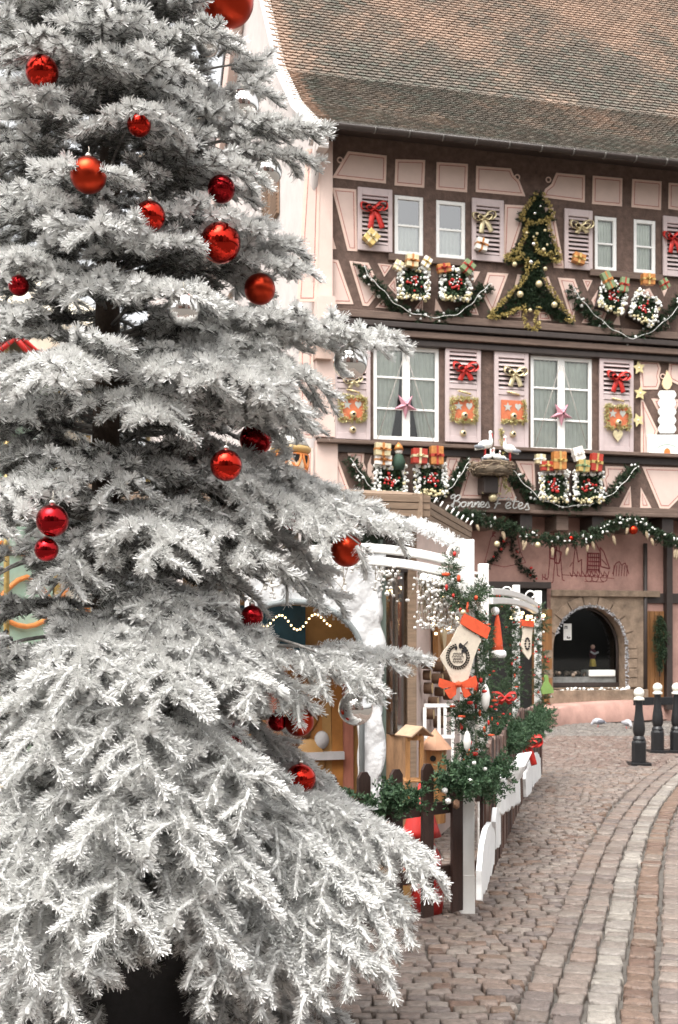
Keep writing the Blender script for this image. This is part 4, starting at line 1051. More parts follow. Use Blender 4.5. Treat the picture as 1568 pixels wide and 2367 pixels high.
# ------------------------------------------------------------------ white garden arches
m_wpost = M('white_gloss_paint', (.80, .79, .76), .4, var=.05, vs=5)
PT = {1: (.775, 7.23), 2: (1.146, 9.5), 3: (2.075, 14.0), 4: (2.44, 14.65)}
def scroll(b, c, r, sgn):
    b.tube([(c[0] + sgn * (r * (1 - .045 * i)) * math.cos(.35 * i - 1.4), c[1], c[2] + (r * (1 - .045 * i)) * math.sin(.35 * i - 1.4)) for i in range(18)], .011, 6)
def arch_thing(label, posts, ends, rise, heights, scrolls):
    p0 = posts[0]; o = thing('garden_arch', label, 'garden arch', (p0[0], p0[1], 0), 0, 'white garden arches')
    for p, h in zip(posts, heights):
        b = MB(); b.box((p[0] - p0[0], p[1] - p0[1], h / 2), (.082, .082, h)); b.box((p[0] - p0[0], p[1] - p0[1], .12), (.088, .088, .24)); b.build('post', m_wpost, o, bevel=.006)
    for dz in (0, -.075):
        a, c = Vector(ends[0]), Vector(ends[1]); pts = []
        for i in range(25):
            t = i / 24; p = a.lerp(c, t); p.z += rise * (1 - (2 * t - 1) ** 2) + dz; pts.append(p - Vector((p0[0], p0[1], 0)))
        b = MB(); side = (c - a).normalized().cross(Vector((0, 0, 1)))
        vs = []
        for p in pts:
            for q, z in ((-.03, -.026), (.03, -.026), (.03, .026), (-.03, .026)): vs.append(p + side * q + Vector((0, 0, z)))
        b.add(vs, [(i*4+j, i*4+(j+1)%4, i*4+4+(j+1)%4, i*4+4+j) for i in range(24) for j in range(4)] + [(3,2,1,0), (96,97,98,99)]); b.build('arch_bar', m_wpost, o, bevel=.004)
    for (x, y, z, r, sg) in scrolls:
        b = MB(); scroll(b, (x - p0[0], y - p0[1], z), r, sg); b.build('scroll', m_wpost, o)
    return o
arch_thing('nearest tall white arch, its right post standing at the corner of the dark fence', [PT[1], (-.62, 6.95)], [(-.62, 6.95, 2.08), (*PT[1], 2.10)], .11, (2.26, 2.26), [(.72, 7.23, 2.18, .075, -1)])
arch_thing('second white arch, lower in the picture, with berries along its curved bars', [PT[2]], [(-.05, 8.86, 2.03), (*PT[2], 2.10)], .11, (2.26, 2.26), [(1.09, 9.5, 2.14, .075, -1)])
arch_thing('farthest white arch with two scroll-topped posts in front of the house door', [PT[4], PT[3]], [(PT[2][0] + .05, PT[2][1], 2.04), (PT[4][0], PT[4][1], 2.06)], .05, (2.26, 2.30), [(2.36, 14.65, 2.20, .09, -1), (1.98, 14.0, 2.22, .09, -1)])

# white berries and little bells under the bars
m_berry = M('pearl_white', (.80, .78, .74), .35, var=.05); m_stem = M('thin_stem', (.30, .24, .16), .8)
m_bulb = M('warm_bulb', (1.0, .72, .38), .4, emit=2.2)
def berries(label, a, c, rise, n, seed, heavy=None):
    rg = random.Random(seed); a, c = Vector(a), Vector(c); o = thing('berry_garland', label, 'garland', a.lerp(c, .5) + Vector((0, 0, rise)), 0, 'white berry garlands'); o0 = o.location
    bb, st, bl = MB(), MB(), MB()
    for i in range(n):
        t = rg.random(); 
        if heavy and rg.random() < .6: t = rg.uniform(*heavy)
        p = a.lerp(c, t); p.z += rise * (1 - (2 * t - 1) ** 2) - .09
        depth = .34 if heavy and t > heavy[0] else .17
        q = p + Vector((rg.gauss(0, .03), rg.uniform(-.08, .05), -rg.uniform(.02, depth)))
        st.tube([p - o0, (p + q) / 2 + Vector((rg.gauss(0, .015), 0, 0)) - o0, q - o0], .0022, 3, caps=False)
        for _ in range(3):
            k = rg.random(); w_ = p.lerp(q, k) + Vector((rg.gauss(0, .02), rg.gauss(0, .02), rg.gauss(0, .015))); bb.blob(w_ - o0, rg.uniform(.007, .012))
        bb.blob(q - o0, rg.uniform(.010, .014))
        if i % 9 == 0: bl.lathe([(.026, 0), (.024, .01), (.018, .035), (.008, .045)], p - o0 - Vector((0, .02, .05)), 8)
    [tag(x.build(n_, m_, o), kind='stuff') for x, n_, m_ in ((bb, 'berries', m_berry), (st, 'stems', m_stem), (bl, 'bells', m_berry))]
    return o
berries('white berry garland under the nearest arch bar, left of the gate post', (-.62, 6.95, 2.08), (*PT[1], 2.08), .11, 170, 1, (.80, .98))
berries('white berry garland hanging from the second arch in front of the stall glass', (-.05, 8.86, 2.03), (*PT[2], 2.08), .11, 190, 2, (.72, .95))
o = thing('light_string', 'string of warm glowing bulbs behind the white berries at the gate post', 'fairy lights', at(1025, 1420, 8.6)); rg = random.Random(4); b = MB()
for i in range(16): b = MB(); b.blob((rg.uniform(-.13, .14), rg.uniform(-.1, .1), rg.uniform(-.15, .15)), .013); b.build('bulb', m_bulb, o)
b = MB(); b.tube(crom([(-.14, 0, .1), (0, .02, -.1), (.05, 0, .1), (.14, 0, -.12)], 5), .003, 4); b.build('cable', m_black, o)
o = thing('light_string', 'warm bulbs glowing under the farthest white arch', 'fairy lights', at(1215, 1420, 14.0)); b = MB()
for i in range(13): b = MB(); b.blob((rg.uniform(-.18, .2), rg.uniform(-.1, .1), rg.uniform(-.08, .08)), .024); b.build('bulb', m_bulb, o)
b = MB(); b.tube(crom([(-.2, 0, .1), (0, .02, -.05), (.2, 0, .05)], 5), .004, 4); b.build('cable', m_black, o)

# evergreen garlands wound round the posts
def post_garland(label, path, rad, seed, nr, per=150):
    nr = int(nr * .45)
    o = thing('evergreen_garland', label, 'garland', path[0], 0, 'evergreen garlands on the arches'); P = [Vector(p) - Vector(path[0]) for p in path]
    evergreen('needles', P, rad * .92, o, per, 460, seed); bits('red_ornaments', P, rad, nr, .0115, m_redr, o, seed + 1, (1.6, 1, .7)); bits('white_ornaments', P, rad, nr // 2, .012, m_snow, o, seed + 2); bits('ribbon_pieces', P, rad, nr // 2, .014, m_orr, o, seed + 3, (.6, .8, 1.8)); return o
def helix(px, Z, n=7):
    pts = [at(u, v, Z + dz) for u, v, dz in px]; return crom(pts, n)
post_garland('evergreen garland wound up the nearest white post above the stocking', helix([(1048,1295,0),(1042,1340,0),(1050,1390,-.05),(1085,1395,-.08),(1112,1350,.2)], 7.1), .075, 10, 14)
post_garland('bushy evergreen garland beside and below the canvas stocking', helix([(1075,1400,0),(1100,1440,.1),(1112,1500,0),(1110,1560,-.05),(1085,1620,-.1),(1062,1655,-.1),(1100,1640,.05),(1118,1600,.1)], 7.15), .085, 20, 34)
post_garland('evergreen garland low on the nearest post, over the corner boxwood', helix([(1058,1640,0),(1060,1690,-.05),(1085,1715,-.1),(1070,1745,0),(1110,1720,.1)], 7.15), .075, 30, 14)
post_garland('evergreen garland spiralling down the second white post', helix([(1128,1420,-.1),(1112,1480,-.1),(1135,1540,0),(1115,1590,-.1),(1140,1640,0),(1118,1690,-.1),(1130,1730,0),(1140,1790,0),(1152,1840,0)], 9.3), .10, 40, 40)
post_garland('evergreen garland arching between the second and third posts around the red hat', helix([(1128,1400,-.5),(1150,1385,0),(1175,1400,.3),(1183,1450,.5),(1182,1520,.6),(1176,1580,.6),(1160,1610,.3),(1168,1680,.3)], 11.5), .11, 50, 40)
post_garland('evergreen garland wound down the third white post', helix([(1185,1440,0),(1200,1480,-.1),(1188,1540,0),(1202,1590,-.1),(1186,1640,0),(1196,1680,0)], 13.8), .11, 60, 26)
post_garland('evergreen garland wound down the farthest white post', helix([(1240,1400,0),(1256,1440,-.1),(1236,1490,0),(1256,1530,-.1),(1238,1580,0),(1254,1610,0),(1248,1650,0)], 14.4), .12, 70, 34)

# boxwood along the fence tops
def boxwood(label, px, Z, rad, seed, per=190, ndl=430):
    P = crom([at(u, v, Z + dz) for u, v, dz in px], 6); o = thing('boxwood_garland', label, 'garland', P[0], 0, 'boxwood garlands on the fences')
    evergreen('leaves', [p - P[0] for p in P], rad, o, per, ndl, seed, 'box'); return o, P
boxwood('thin boxwood garland on the fence right beside the snowy boughs', [(700,1840,-.55),(760,1848,-.45),(830,1850,-.3)], 6.85, .085, 1)
boxwood('plump boxwood clump between the fourth and fifth wide pickets', [(866,1866,-.2),(900,1855,-.2),(935,1832,-.2),(955,1858,-.18)], 6.85, .135, 2, 260, 460)
o, P = boxwood('biggest boxwood clump, over the corner of the two fences', [(1015,1815,-.1),(1050,1795,-.1),(1085,1808,-.1),(1120,1795,.15),(1142,1775,.4)], 7.05, .165, 3, 260, 460)
b = MB(); b.blob(at(1055, 1858, 6.9) - P[0], .028, 0, (.8, .8, 1.2)); b.build('pine_cone', M('cone_brown', (.28, .16, .10), .8, bump=.8, bs=90), o)
bits('silver_berries', [p - P[0] for p in P], .14, 12, .016, m_berry, o, 3)
boxwood('bright green bush along the far fence, left of the red bow', [(1168,1712,-2.7),(1180,1696,-2.1),(1190,1690,-1.7),(1202,1708,-.9)], 12.2, .15, 4, 170, 420)
boxwood('bright green bush at the far end of the lane fence', [(1214,1690,-1.4),(1235,1672,-.5),(1258,1652,.3)], 13.6, .17, 5, 170, 420)
o = thing('ribbon_bow', 'red ribbon bow on the far end of the lane fence among green bushes', 'bow', at(1218, 1716, 12.1)); b = MB(); bow_mesh(b, .30, drop=1.3); b.build('ribbon', m_redr, o, solid=.004)

# stockings, hats and bows hung on the arches
def flat_thing(name, label, cat, Z, px, th, mat, part, bevel=.02, group=None):
    P = [at(u, v, Z) for u, v in px]; c = sum(P, Vector()) / len(P); o = thing(name, label, cat, c, 0, group)
    b = MB(); b.prism([(p.x - c.x, p.z - c.z) for p in P], th / 2, -th / 2); b.build(part, mat, o, bevel=bevel); return o, c
K = lambda x, y: (1011 + .1953 * x, 1299.8 + .1953 * y)
m_linen = M('cream_linen', (.62, .54, .44), .9, var=.08, vs=40, bump=.4, bs=250); m_ink = M('black_print', (.02, .018, .018), .8)
o, c = flat_thing('stocking', 'big cream linen stocking with orange cuff and black wreath print', 'stocking', 6.98, [K(*p) for p in [(262,722),(515,905),(470,1010),(420,1150),(380,1300),(345,1430),(300,1462),(235,1470),(190,1440),(120,1290),(40,1150),(34,1110),(75,1040),(150,950),(215,820)]], .075, m_linen, 'sock', .03, 'linen stockings')
def addpoly(o, c, Z, px, y, mat, name, th=.01, bevel=0):
    b = MB(); b.prism([((at(u, v, Z) - c).x, (at(u, v, Z) - c).z) for u, v in px], y + th, y); return b.build(name, mat, o, bevel=bevel)
addpoly(o, c, 6.98, [K(*p) for p in [(310,600),(470,680),(622,775),(577,905),(420,820),(262,722)]], -.05, m_orr, 'cuff', .10, .02)
b = MB(); rg = random.Random(3)
for i in range(30):
    q = 2 * math.pi * i / 30; 
    if 1.15 < q < 1.5: continue
    for k in (-1, 1):
        p = at(*K(235 + 118 * math.cos(q), 1112 - 132 * math.sin(q)), 6.98) - c; l = .018; a = -q * -1 + k * .9
        d = Vector((math.cos(q + 1.57 + k * .7), 0, math.sin(q + 1.57 + k * .7))) * l; n_ = Vector((-d.z, 0, d.x)) * .28
        y = Vector((0, -.041, 0)); b.add([p + y, p + d * .5 + n_ + y, p + d + y, p + d * .5 - n_ + y], [(0, 1, 2, 3), (3, 2, 1, 0)])
for (x, y_, r) in ((265, 985, 22), (320, 1030, 24), (215, 1010, 16), (290, 1050, 14)):
    p = at(*K(x, y_), 6.98) - c; b.add([p + Vector((r * .0005 * math.cos(q), -.0415, r * .0008 * math.sin(q))) for q in np.linspace(0, 6.28, 9)[:-1]], [tuple(range(8))])
for row, (x0, x1) in enumerate(((180, 290), (165, 305), (185, 280), (175, 295))):
    pts = [at(*K(x0 + (x1 - x0) * i / 14, 1075 + row * 32 + 13 * math.sin(i * 1.9 + row)), 6.98) - c + Vector((0, -.040, 0)) for i in range(15)]; b.tube(pts, .0016, 4)
b.tube([at(*K(275, 1010), 6.98) - c + Vector((0, -.04, 0)), at(*K(352, 935), 6.98) - c + Vector((0, -.04, 0))], .002, 4)
b.build('wreath_print', m_ink, o)
b = MB(); b.tube([at(*K(350, 590), 6.98) - c, at(*K(362, 470), 7.0) - c], .007, 6); b.build('hanging_loop', m_orr, o)
b = MB(); b.sphere(at(*K(308, 590), 6.95) - c, .017); b.build('pompom', m_pgold, o)
o = thing('ribbon_bow', 'orange-red felt bow under the toe of the big linen stocking', 'bow', at(*K(250, 1440), 6.93)); b = MB()
for px in ([(0,-5),(-225,-75),(-240,20),(-190,50),(-60,30)], [(0,-5),(205,-105),(222,-20),(210,40),(60,40)], [(-20,10),(-170,70),(-120,150),(-95,175),(-30,120)], [(20,10),(60,140),(85,165),(150,120),(110,60)]):
    b.prism([(x * .1953 * 6.93 / FOC, -y * .1953 * 6.93 / FOC) for x, y in px], .012, -.012)
b.build('ribbon', m_orr, o, bevel=.006); b = MB(); b.blob((0, -.02, 0), .022); b.build('knot', m_orr, o)
o = thing('santa_hat', 'tall pointed red hat with white fur brim and pompom between the posts', 'hat', at(1152, 1510, 9.7)); b = MB()
s_ = 9.7 / FOC
b.lathe([(14*s_, 0), (12*s_, 25*s_), (9*s_, 50*s_), (6*s_, 75*s_), (2*s_, 92*s_)], (-2*s_, 0, 0), 16); b.build('cone', m_orr, o)
b = MB(); b.lathe([(15*s_, -10*s_), (19*s_, -4*s_), (18*s_, 4*s_), (14*s_, 8*s_)], (0, 0, 0), 16); b.build('brim', m_snow, o)
b = MB(); b.sphere((-7*s_, 0, 98*s_), 10*s_); b.build('pompom', m_snow, o)
b = MB()
for i in range(22): q = rg.uniform(0, 6.28); h = rg.uniform(12, 80); r = (14 - h * .13) * s_; b.blob((-2*s_ + r * math.cos(q), r * math.sin(q), h * s_), 1.3 * s_)
b.build('dots', m_snow, o)
o, c = flat_thing('stocking', 'small distant linen stocking hanging between the two farthest posts', 'stocking', 13.3, [K(*p) for p in [(1000,735),(1125,740),(1110,900),(1105,1090),(1075,1150),(1010,1060),(985,980),(1010,850)]], .10, m_linen, 'sock', .03, 'linen stockings')
addpoly(o, c, 13.3, [K(*p) for p in [(985,675),(1135,690),(1130,765),(990,750)]], -.07, m_orr, 'cuff', .14, .02)
b = MB()
for i in range(12): q = 6.283 * i / 12; b.blob(at(*K(1057 + 25 * math.cos(q), 960 + 65 * math.sin(q)), 13.3) - c + Vector((0, -.055, 0)), .012)
b.build('wreath_print', m_ink, o)
o = thing('ribbon_bow', 'red cloth bow low between the second and third posts', 'bow', at(1167, 1612, 11.0)); b = MB(); bow_mesh(b, .20, drop=.5); b.build('ribbon', m_redr, o, solid=.005)
o, c = flat_thing('felt_bell', 'bright green felt bell at the end of the farthest arch', 'ornament', 14.2, [(1262,1558),(1266,1562),(1267,1575),(1277,1590),(1279,1600),(1252,1604),(1251,1592),(1259,1574),(1258,1562)], .10, M('lime_felt', (.20, .32, .09), .85, var=.15), 'bell', .02)
for (u, v, Z, sc, lb) in ((1122, 1610, 7.05, 1.0, 'white pointed bauble hanging right of the orange felt bow'), (1080, 1712, 7.0, .8, 'white teardrop bauble low on the nearest post')):
    o = thing('glass_drop', lb, 'ornament', at(u, v, Z)); b = MB(); b.lathe([(.002, -.085*sc), (.022*sc, -.05*sc), (.030*sc, 0), (.02*sc, .05*sc), (.006, .075*sc)], n=14); b.build('drop', m_berry, o); b = MB(); b.tube([(0, 0, .07*sc), (0, .01, .10*sc)], .003, 5); b.build('hook', m_cap, o)

# ------------------------------------------------------------------ the market stall behind the fence
m_rock = M('white_rock_foil', (.66, .66, .66), .5, var=.14, vs=9, bump=1.0, bs=22)
m_plast = M('stall_pink_plaster', (.60, .47, .42), .9, var=.1)
ST = VP((-2.6, 8.15), (.57, 9.0)); SS = VP((.57, 9.0), (1.13, 11.1))
stall = thing('market_stall', 'wooden market stall with white rock arch, glazed front and brown plank canopy', 'market stall', ST.o, ST.rz)
def sp(u, v, n=0): return ST.pt(u, v, n)
L_st = (Vector((.57, 9, 0)) - ST.o).length; ac, asz = sp(668, 1512); ahw = sp(823, 1600)[0] - ac; _, atop = sp(668, 1392)
xr0, xr1 = sp(560, 1500)[0], sp(871, 1550)[0]; zt = 2.28; nx, nz = 64, 90; rgk = np.random.default_rng(5)
def rk(x, z): return .014 * (abs(math.sin(x * 9 + z * 5 + math.sin(z * 7))) + .8 * abs(math.sin(z * 11 - x * 6 + 1.5 * math.sin(x * 8))) + .4 * abs(math.sin(x * 25 + z * 17)))
b = MB(); vid = {}
def gv(i, j):
    if (i, j) not in vid:
        x = xr0 + (xr1 - xr0) * i / nx; z = zt * j / nz
        inn = abs(x - ac) < ahw and (z < asz or ((x - ac) / ahw) ** 2 + ((z - asz) / (atop - asz)) ** 2 < 1)
        edge = .03 * math.sin(z * 9) * (i == nx)
        b.v.append((x + edge, -.10 - rk(x, z), z)); vid[(i, j)] = (len(b.v) - 1, inn)
    return vid[(i, j)]
for i in range(nx):
    for j in range(nz):
        q = [gv(i, j), gv(i + 1, j), gv(i + 1, j + 1), gv(i, j + 1)]
        if all(p[1] for p in q): continue
        b.f.append(tuple(p[0] for p in q)); b.m.append(0); b.s.append(True)
b.build('rock_panel', m_rock, stall, solid=.05)
b = MB(); b.tube([(ac + ahw, -.16, .1)] + [(ac + ahw * math.cos(q), -.16, asz + (atop - asz) * math.sin(q)) for q in np.linspace(0, math.pi, 21)] + [(ac - ahw, -.16, .1)], .022, 8); b.build('arch_trim', M('grey_trim', (.22, .24, .24), .5), stall)
# painted backdrop inside the arch
m_or = [M('painted_amber', (.34, .14, .035), .5, var=.35, vs=3), M('painted_ochre', (.38, .21, .075), .5, var=.3, vs=3), M('painted_rosewood', (.34, .13, .09), .5, var=.3, vs=4, stretch=(3, 3, .6)), M('painted_brown', (.16, .07, .03), .5, var=.3, vs=4), M('painted_night', (.012, .05, .075), .5, var=.5, vs=5), M('painted_grey', (.40, .38, .38), .6, var=.2)]
b = MB(); yb = .45
b.span((ac - ahw - .2, yb, 0), (ac + ahw + .2, yb + .04, 2.3), 1)
cur = ac + ahw + .1; rg = random.Random(9)
for k in range(12):
    w_ = rg.uniform(.05, .16); b.prism([(cur - w_ + .008, .05), (cur, .05), (cur + .02 * math.sin(k), .7), (cur, 1.6), (cur - w_ + .008, 1.62), (cur - w_ + .02 * math.sin(k + 1), .8)], yb - .005, yb - .03 - .008 * (k % 2), (2, 0, 1, 0, 3, 1)[k % 6]); cur -= w_
x0, z0 = sp(735, 1515); x1, z1 = sp(600, 1395); b.span((x1 - .3, yb - .05, z0), (x0, yb - .06, z1), 4)
for (u, v, r, m_) in ((692, 1530, .10, 0), (655, 1560, .14, 2), (720, 1650, .17, 0), (740, 1770, .15, 1), (690, 1720, .13, 3), (760, 1560, .08, 1), (735, 1700, .05, 3), (775, 1720, .06, 5)):
    x, z = sp(u, v); b.lathe([(r, 0), (r * .9, .02), (.01, .03)], (0, 0, 0), 18, m_)
    for q in range(len(b.v) - 54, len(b.v)): vx, vy, vz = b.v[q]; b.v[q] = (x + vx, yb - .04 - vz, z + vy * 1.2)
x, z = sp(690, 1760); b.span((x - .3, yb - .09, z - .03), (x + .45, yb - .03, z + .03), 5); b.span((x - .3, yb - .10, 0), (x + .5, yb - .03, .32), 0)
b.build('painted_backdrop', m_or, stall)
b = MB(); rg = random.Random(5)
for k in range(26): x, z = sp(600 + k * 7, 1440 + 16 * math.sin(k * .55) - abs(k - 13) * .8); b = MB(); b.blob((x, .15, z), .009); b.build('fairy_light', m_bulb, stall)
# glazed front between the rock panel and the corner
xg0, xg1 = sp(880, 1500)[0], L_st
b = MB(); b.span((xg0 - .02, -.05, .0), (xg0 + .03, .05, 2.4), 0); b.span((xg1 - .07, -.05, 0), (xg1, .05, 2.5), 1); b.span((xg0, -.05, 2.16), (xg1 - .07, .05, 2.4), 2); b.span((xg0 + .03, -.04, .0), (xg1 - .07, .04, .95), 4); xm = (xg0 + xg1) / 2 - .02
b.span((xm - .012, -.03, .95), (xm + .012, .03, 2.16), 1); b.span((xg0, .55, 0), (xg1, .6, 2.4), 4)
b.build('glazed_frame', [M('green_frame', (.16, .20, .17), .5), m_pale, m_gutter, m_or[1], M('stall_inside', (.30, .17, .09), .7, var=.55, vs=4, stretch=(4, 4, .7))], stall, bevel=.004)
b = MB()
for i, (x, w_, z0, z1, m_) in enumerate(((.06, .05, 1.2, 2.0, 0), (.13, .04, 1.0, 1.9, 1), (.19, .045, 1.25, 2.05, 2), (.25, .06, 1.1, 1.8, 3), (.33, .05, 1.0, 1.95, 0), (.38, .03, 1.3, 2.0, 4), (.44, .06, 1.0, 1.85, 2), (.52, .04, 1.2, 2.0, 1))):
    b.tube([(xg0 + x * .8, .35, z0), (xg0 + x * .8 + .005, .33, (z0 + z1) / 2), (xg0 + x * .8, .35, z1)], w_ * .45, 8, m_)
b.span((xg0 + .03, .2, 1.28), (xg1 - .08, .5, 1.30), 3); b.build('hanging_goods', [m_or[2], m_or[3], m_pale, m_or[0], M('slate_blue', (.10, .12, .16), .5)], stall)
b = MB(); b.tube([(xg0 + .08, .25, 2.02), (xg0 + .22, .25, 2.03)], .014, 8); b.tube([(xm + .04, .25, 2.05), (xm + .22, .25, 2.06)], .014, 8); b.build('warm_tube_light', m_bulb, stall)
n = 14; b = MB()
vs = [(xg0 + .03 + (xg1 - .1 - xg0) * i / n, -.02 - .05 * math.sin(math.pi * i / n), z) for z in (.95, 2.16) for i in range(n + 1)]
b.add(vs, [(i, i + 1, n + 2 + i, n + 1 + i) for i in range(n)], 0, True); b.build('curved_pane', glass_mat('stall_glass', base=.16), stall)
# side of the stall facing the lane, in its own frame turned to run back
def sbuild(b, name, mats, **k):
    o = b.build(name, mats, stall, **k); o.matrix_parent_inverse = (Matrix.Translation(ST.o) @ Matrix.Rotation(ST.rz, 4, 'Z')).inverted() @ Matrix.Translation(SS.o) @ Matrix.Rotation(SS.rz, 4, 'Z'); return o
L_ss = 2.17
b = MB(); b.span((0, .01, 0), (L_ss, .10, 2.5)); sbuild(b, 'side_wall', m_plast)
b = MB(); P = [SS.pt(u, v, .03) for u, v in ((1006,1420),(1046,1412),(1050,1522),(1008,1535))]; b.prism(P, -.005, -.05); sbuild(b, 'wooden_plaque', m_wood, bevel=.006)
hx, hz = SS.pt(1027, 1470, .08); b = MB()
hp = lambda s, x, z: [(x + s * .8 * .062 * 16 * math.sin(t) ** 3 / 16, z + s * .062 * (13 * math.cos(t) - 5 * math.cos(2*t) - 2 * math.cos(3*t) - math.cos(4*t)) / 16) for t in np.linspace(0, 2 * math.pi, 25)[:-1]]
b.prism(hp(2.1, hx + .08, hz - .02), -.05, -.07); sbuild(b, 'gold_heart', m_pgold, bevel=.004)
rg = random.Random(2); m_logs = [M('log_bark', (.13, .075, .045), .9), M('log_face', (.50, .35, .19), .8, var=.25, vs=30)]
for (u, v, r) in ((985,1530,15),(1010,1540,12),(1032,1530,14),(988,1560,11),(1008,1568,12),(1028,1562,15),(1045,1580,12),(990,1590,13),(1014,1598,11),(1034,1604,14),(1000,1622,12),(1020,1640,15),(1040,1635,12),(992,1650,12),(1012,1668,14)):
    x, z = SS.pt(u, v, .05); rr = r * 9.6 / FOC; b = MB(); y1 = -.07 - rg.random() * .04; b.tube([(x, -.02, z), (x, y1, z)], rr, 12, 0); b.tube([(x, y1 - .001, z), (x, y1 - .003, z)], rr * .9, 12, 1); sbuild(b, 'log_slice', m_logs)
# canopy
b = MB(); zc0, zc1 = 2.55, 2.70
for k in range(3): b.span((-.2, -.30 - .004 * k, zc0 + .052 * k), (L_st + .02, -.27, zc0 + .052 * k + .048))
b.build('canopy_fascia', m_pale, stall, bevel=.004)
b = MB()
for k in range(3): b.span((-.28, -.10 - .004 * k, zc0 + .052 * k), (L_ss, -.07, zc0 + .052 * k + .048))
b.span((-.30, -.12, zc0 - .02), (-.24, -.04, zc1 + .02)); sbuild(b, 'canopy_fascia', m_pale, bevel=.004)
b = MB(); b.add([(-.2, -.3, zc1), (L_st, -.3, zc1), (L_st + .6, 2.2, zc1 + .35), (-.2, 2.2, zc1 + .35)], [(0, 1, 2, 3)]); b.add([(-.2, -.27, zc0 + .02), (L_st, -.27, zc0 + .02), (L_st + .5, 2.2, zc0 + .1), (-.2, 2.2, zc0 + .1)], [(3, 2, 1, 0)], 1); b.build('canopy_roof', [m_pale, M('dark_green_lining', (.022, .032, .020), .8, var=.4, vs=6)], stall, solid=.02)
b = MB(); b.span((xg0 - .6, .0, 2.24), (L_st, .04, 2.56)); b.build('green_header', M('dark_green_board', (.028, .042, .026), .8, var=.4, vs=5), stall)
b = MB()
for k in range(8): x = .15 + k * .26; b = MB(); b.tube([(x, -.12, zc1 + .0), (x + .02, -.14, zc1 + .04)], .008, 5); sbuild(b, 'canopy_bulb', m_berry)
tin = crom([at(u, v, Z) for u, v, Z in ((938,1208,8.5),(965,1212,8.3),(990,1222,8.0),(1015,1236,7.7),(1040,1248,7.45),(1062,1262,7.3))], 6)
o = thing('tinsel_garland', 'thick white tinsel rope from the stall canopy to the nearest gate post', 'garland', tin[0]); A, B = garland_segs([p - tin[0] for p in tin], .05, 260, 8)
needle_mesh('tinsel', A, B, m_snow, o, per_m=500, ln=.02, wd=.006, ang0=60, rough_n=.8)

# things inside the fence
bh = thing('bird_feeder', 'open wooden bird feeder with gabled plank roof behind the picket fence', 'bird feeder', at(958, 1905, 7.75)); s_ = 7.75 / FOC
b = MB()
for x, y in ((-15, -.05), (-15, .07), (16, -.05), (16, .07)): b.span((x * s_ - .012, y - .012, 0), (x * s_ + .012, y + .012, 206 * s_))
b.build('uprights', m_wood, bh, bevel=.003)
rr = Matrix.Rotation(R(30), 3, 'Z')
for sg in (-1, 1):
    b = MB(); b.box((0, 0, 0), (.108, .20, .012), 0); q = rr @ Matrix.Rotation(R(36) * sg, 3, 'Y')
    b.v = [tuple(q @ Vector(p) + rr @ Vector((sg * .042, 0, 0)) + Vector((.0, .01, 216 * s_))) for p in b.v]; b.build('roof_plank', M('feeder_roof_plank', (.46, .32, .21), .7, var=.25, vs=6), bh, bevel=.003)
b = MB(); b.prism([(-.06, 196 * s_), (.06, 196 * s_), (0, 196 * s_ + .05)], -.05, -.065); b.build('gable_end', m_wood, bh); b = MB(); b.span((-.07, -.07, 100 * s_), (.07, .09, 105 * s_)); b.build('tray', m_wood, bh, bevel=.003)
bt = thing('bird_house', 'round orange bird house with pointed shingle roof right of the open feeder', 'bird house', at(1006, 1900, 7.9)); s_ = 7.9 / FOC
b = MB(); b.lathe([(.07, 0), (.075, 160 * s_), (.08, 175 * s_)], n=10, smooth=False); b.build('body', m_wood, bt); b = MB(); b.lathe([(.115, 170 * s_), (.10, 176 * s_), (.003, 216 * s_)], n=8, smooth=False); b.build('roof', M('terracotta_shingle', (.48, .26, .16), .7, var=.2), bt); b = MB(); b.tube([(-.02, -.071, 150 * s_), (-.02, -.079, 150 * s_)], .02, 12); b.build('entry_hole', m_dark, bt)
wf = thing('white_balustrade', 'small white railing in front of the log slices by the gate post', 'railing', at(1015, 1706, 8.4)); s_ = 8.4 / FOC
b = MB(); b.span((-34*s_, -.015, 72*s_), (36*s_, .015, 80*s_)); b.build('rail', m_wpost, wf); b = MB(); b.span((-34*s_, -.015, 0), (36*s_, .015, 8*s_)); b.build('rail', m_wpost, wf)
for x in (-33, 0, 14, 32): b = MB(); b.span((x*s_ - .011, -.013, 8*s_ + .001), (x*s_ + .011, .013, 72*s_ - .001)); b.build('baluster', m_wpost, wf)
b = MB(); b.span((-33*s_, -.012, -200*s_), (-27*s_, .012, 0)); b.build('leg', m_wpost, wf); b = MB(); b.span((28*s_, -.012, -200*s_), (34*s_, .012, 0)); b.build('leg', m_wpost, wf)
gn = thing('garden_gnome', 'red felt gnome with tall pointed hat and white beard behind the fence', 'gnome', (.50, 7.28, 0))
b = MB(); b.lathe([(.13, 0), (.145, .12), (.12, .34), (.08, .42)], n=18); b.build('body', m_redp, gn); b = MB(); b.lathe([(.125, .46), (.11, .50), (.07, .62), (.012, .78)], n=18); b.build('hat', m_redp, gn)
b = MB(); b.sphere((0, 0, .44), .085); b.build('head', M('gnome_skin', (.55, .33, .25), .7), gn); b = MB(); b.lathe([(.01, .20), (.06, .28), (.09, .40), (.05, .44)], (0, -.055, 0), 14); b.build('beard', m_snow, gn); b = MB(); b.blob((0, -.09, .445), .022); b.build('nose', m_orr, gn)
g2 = thing('crate', 'small yellow wooden crate standing behind the fence beside the gnome', 'crate', (.30, 7.25, 0)); b = MB()
for k in range(4):
    for y in (-.12, .105): b = MB(); b.span((-.13, y, .01 + k * .095), (.13, y + .015, .09 + k * .095)); b.build('slat', m_or[1], g2)
for x in (-.13, .11): b = MB(); b.span((x, -.105, 0), (x + .02, .105, .40)); b.build('end_panel', m_or[1], g2)

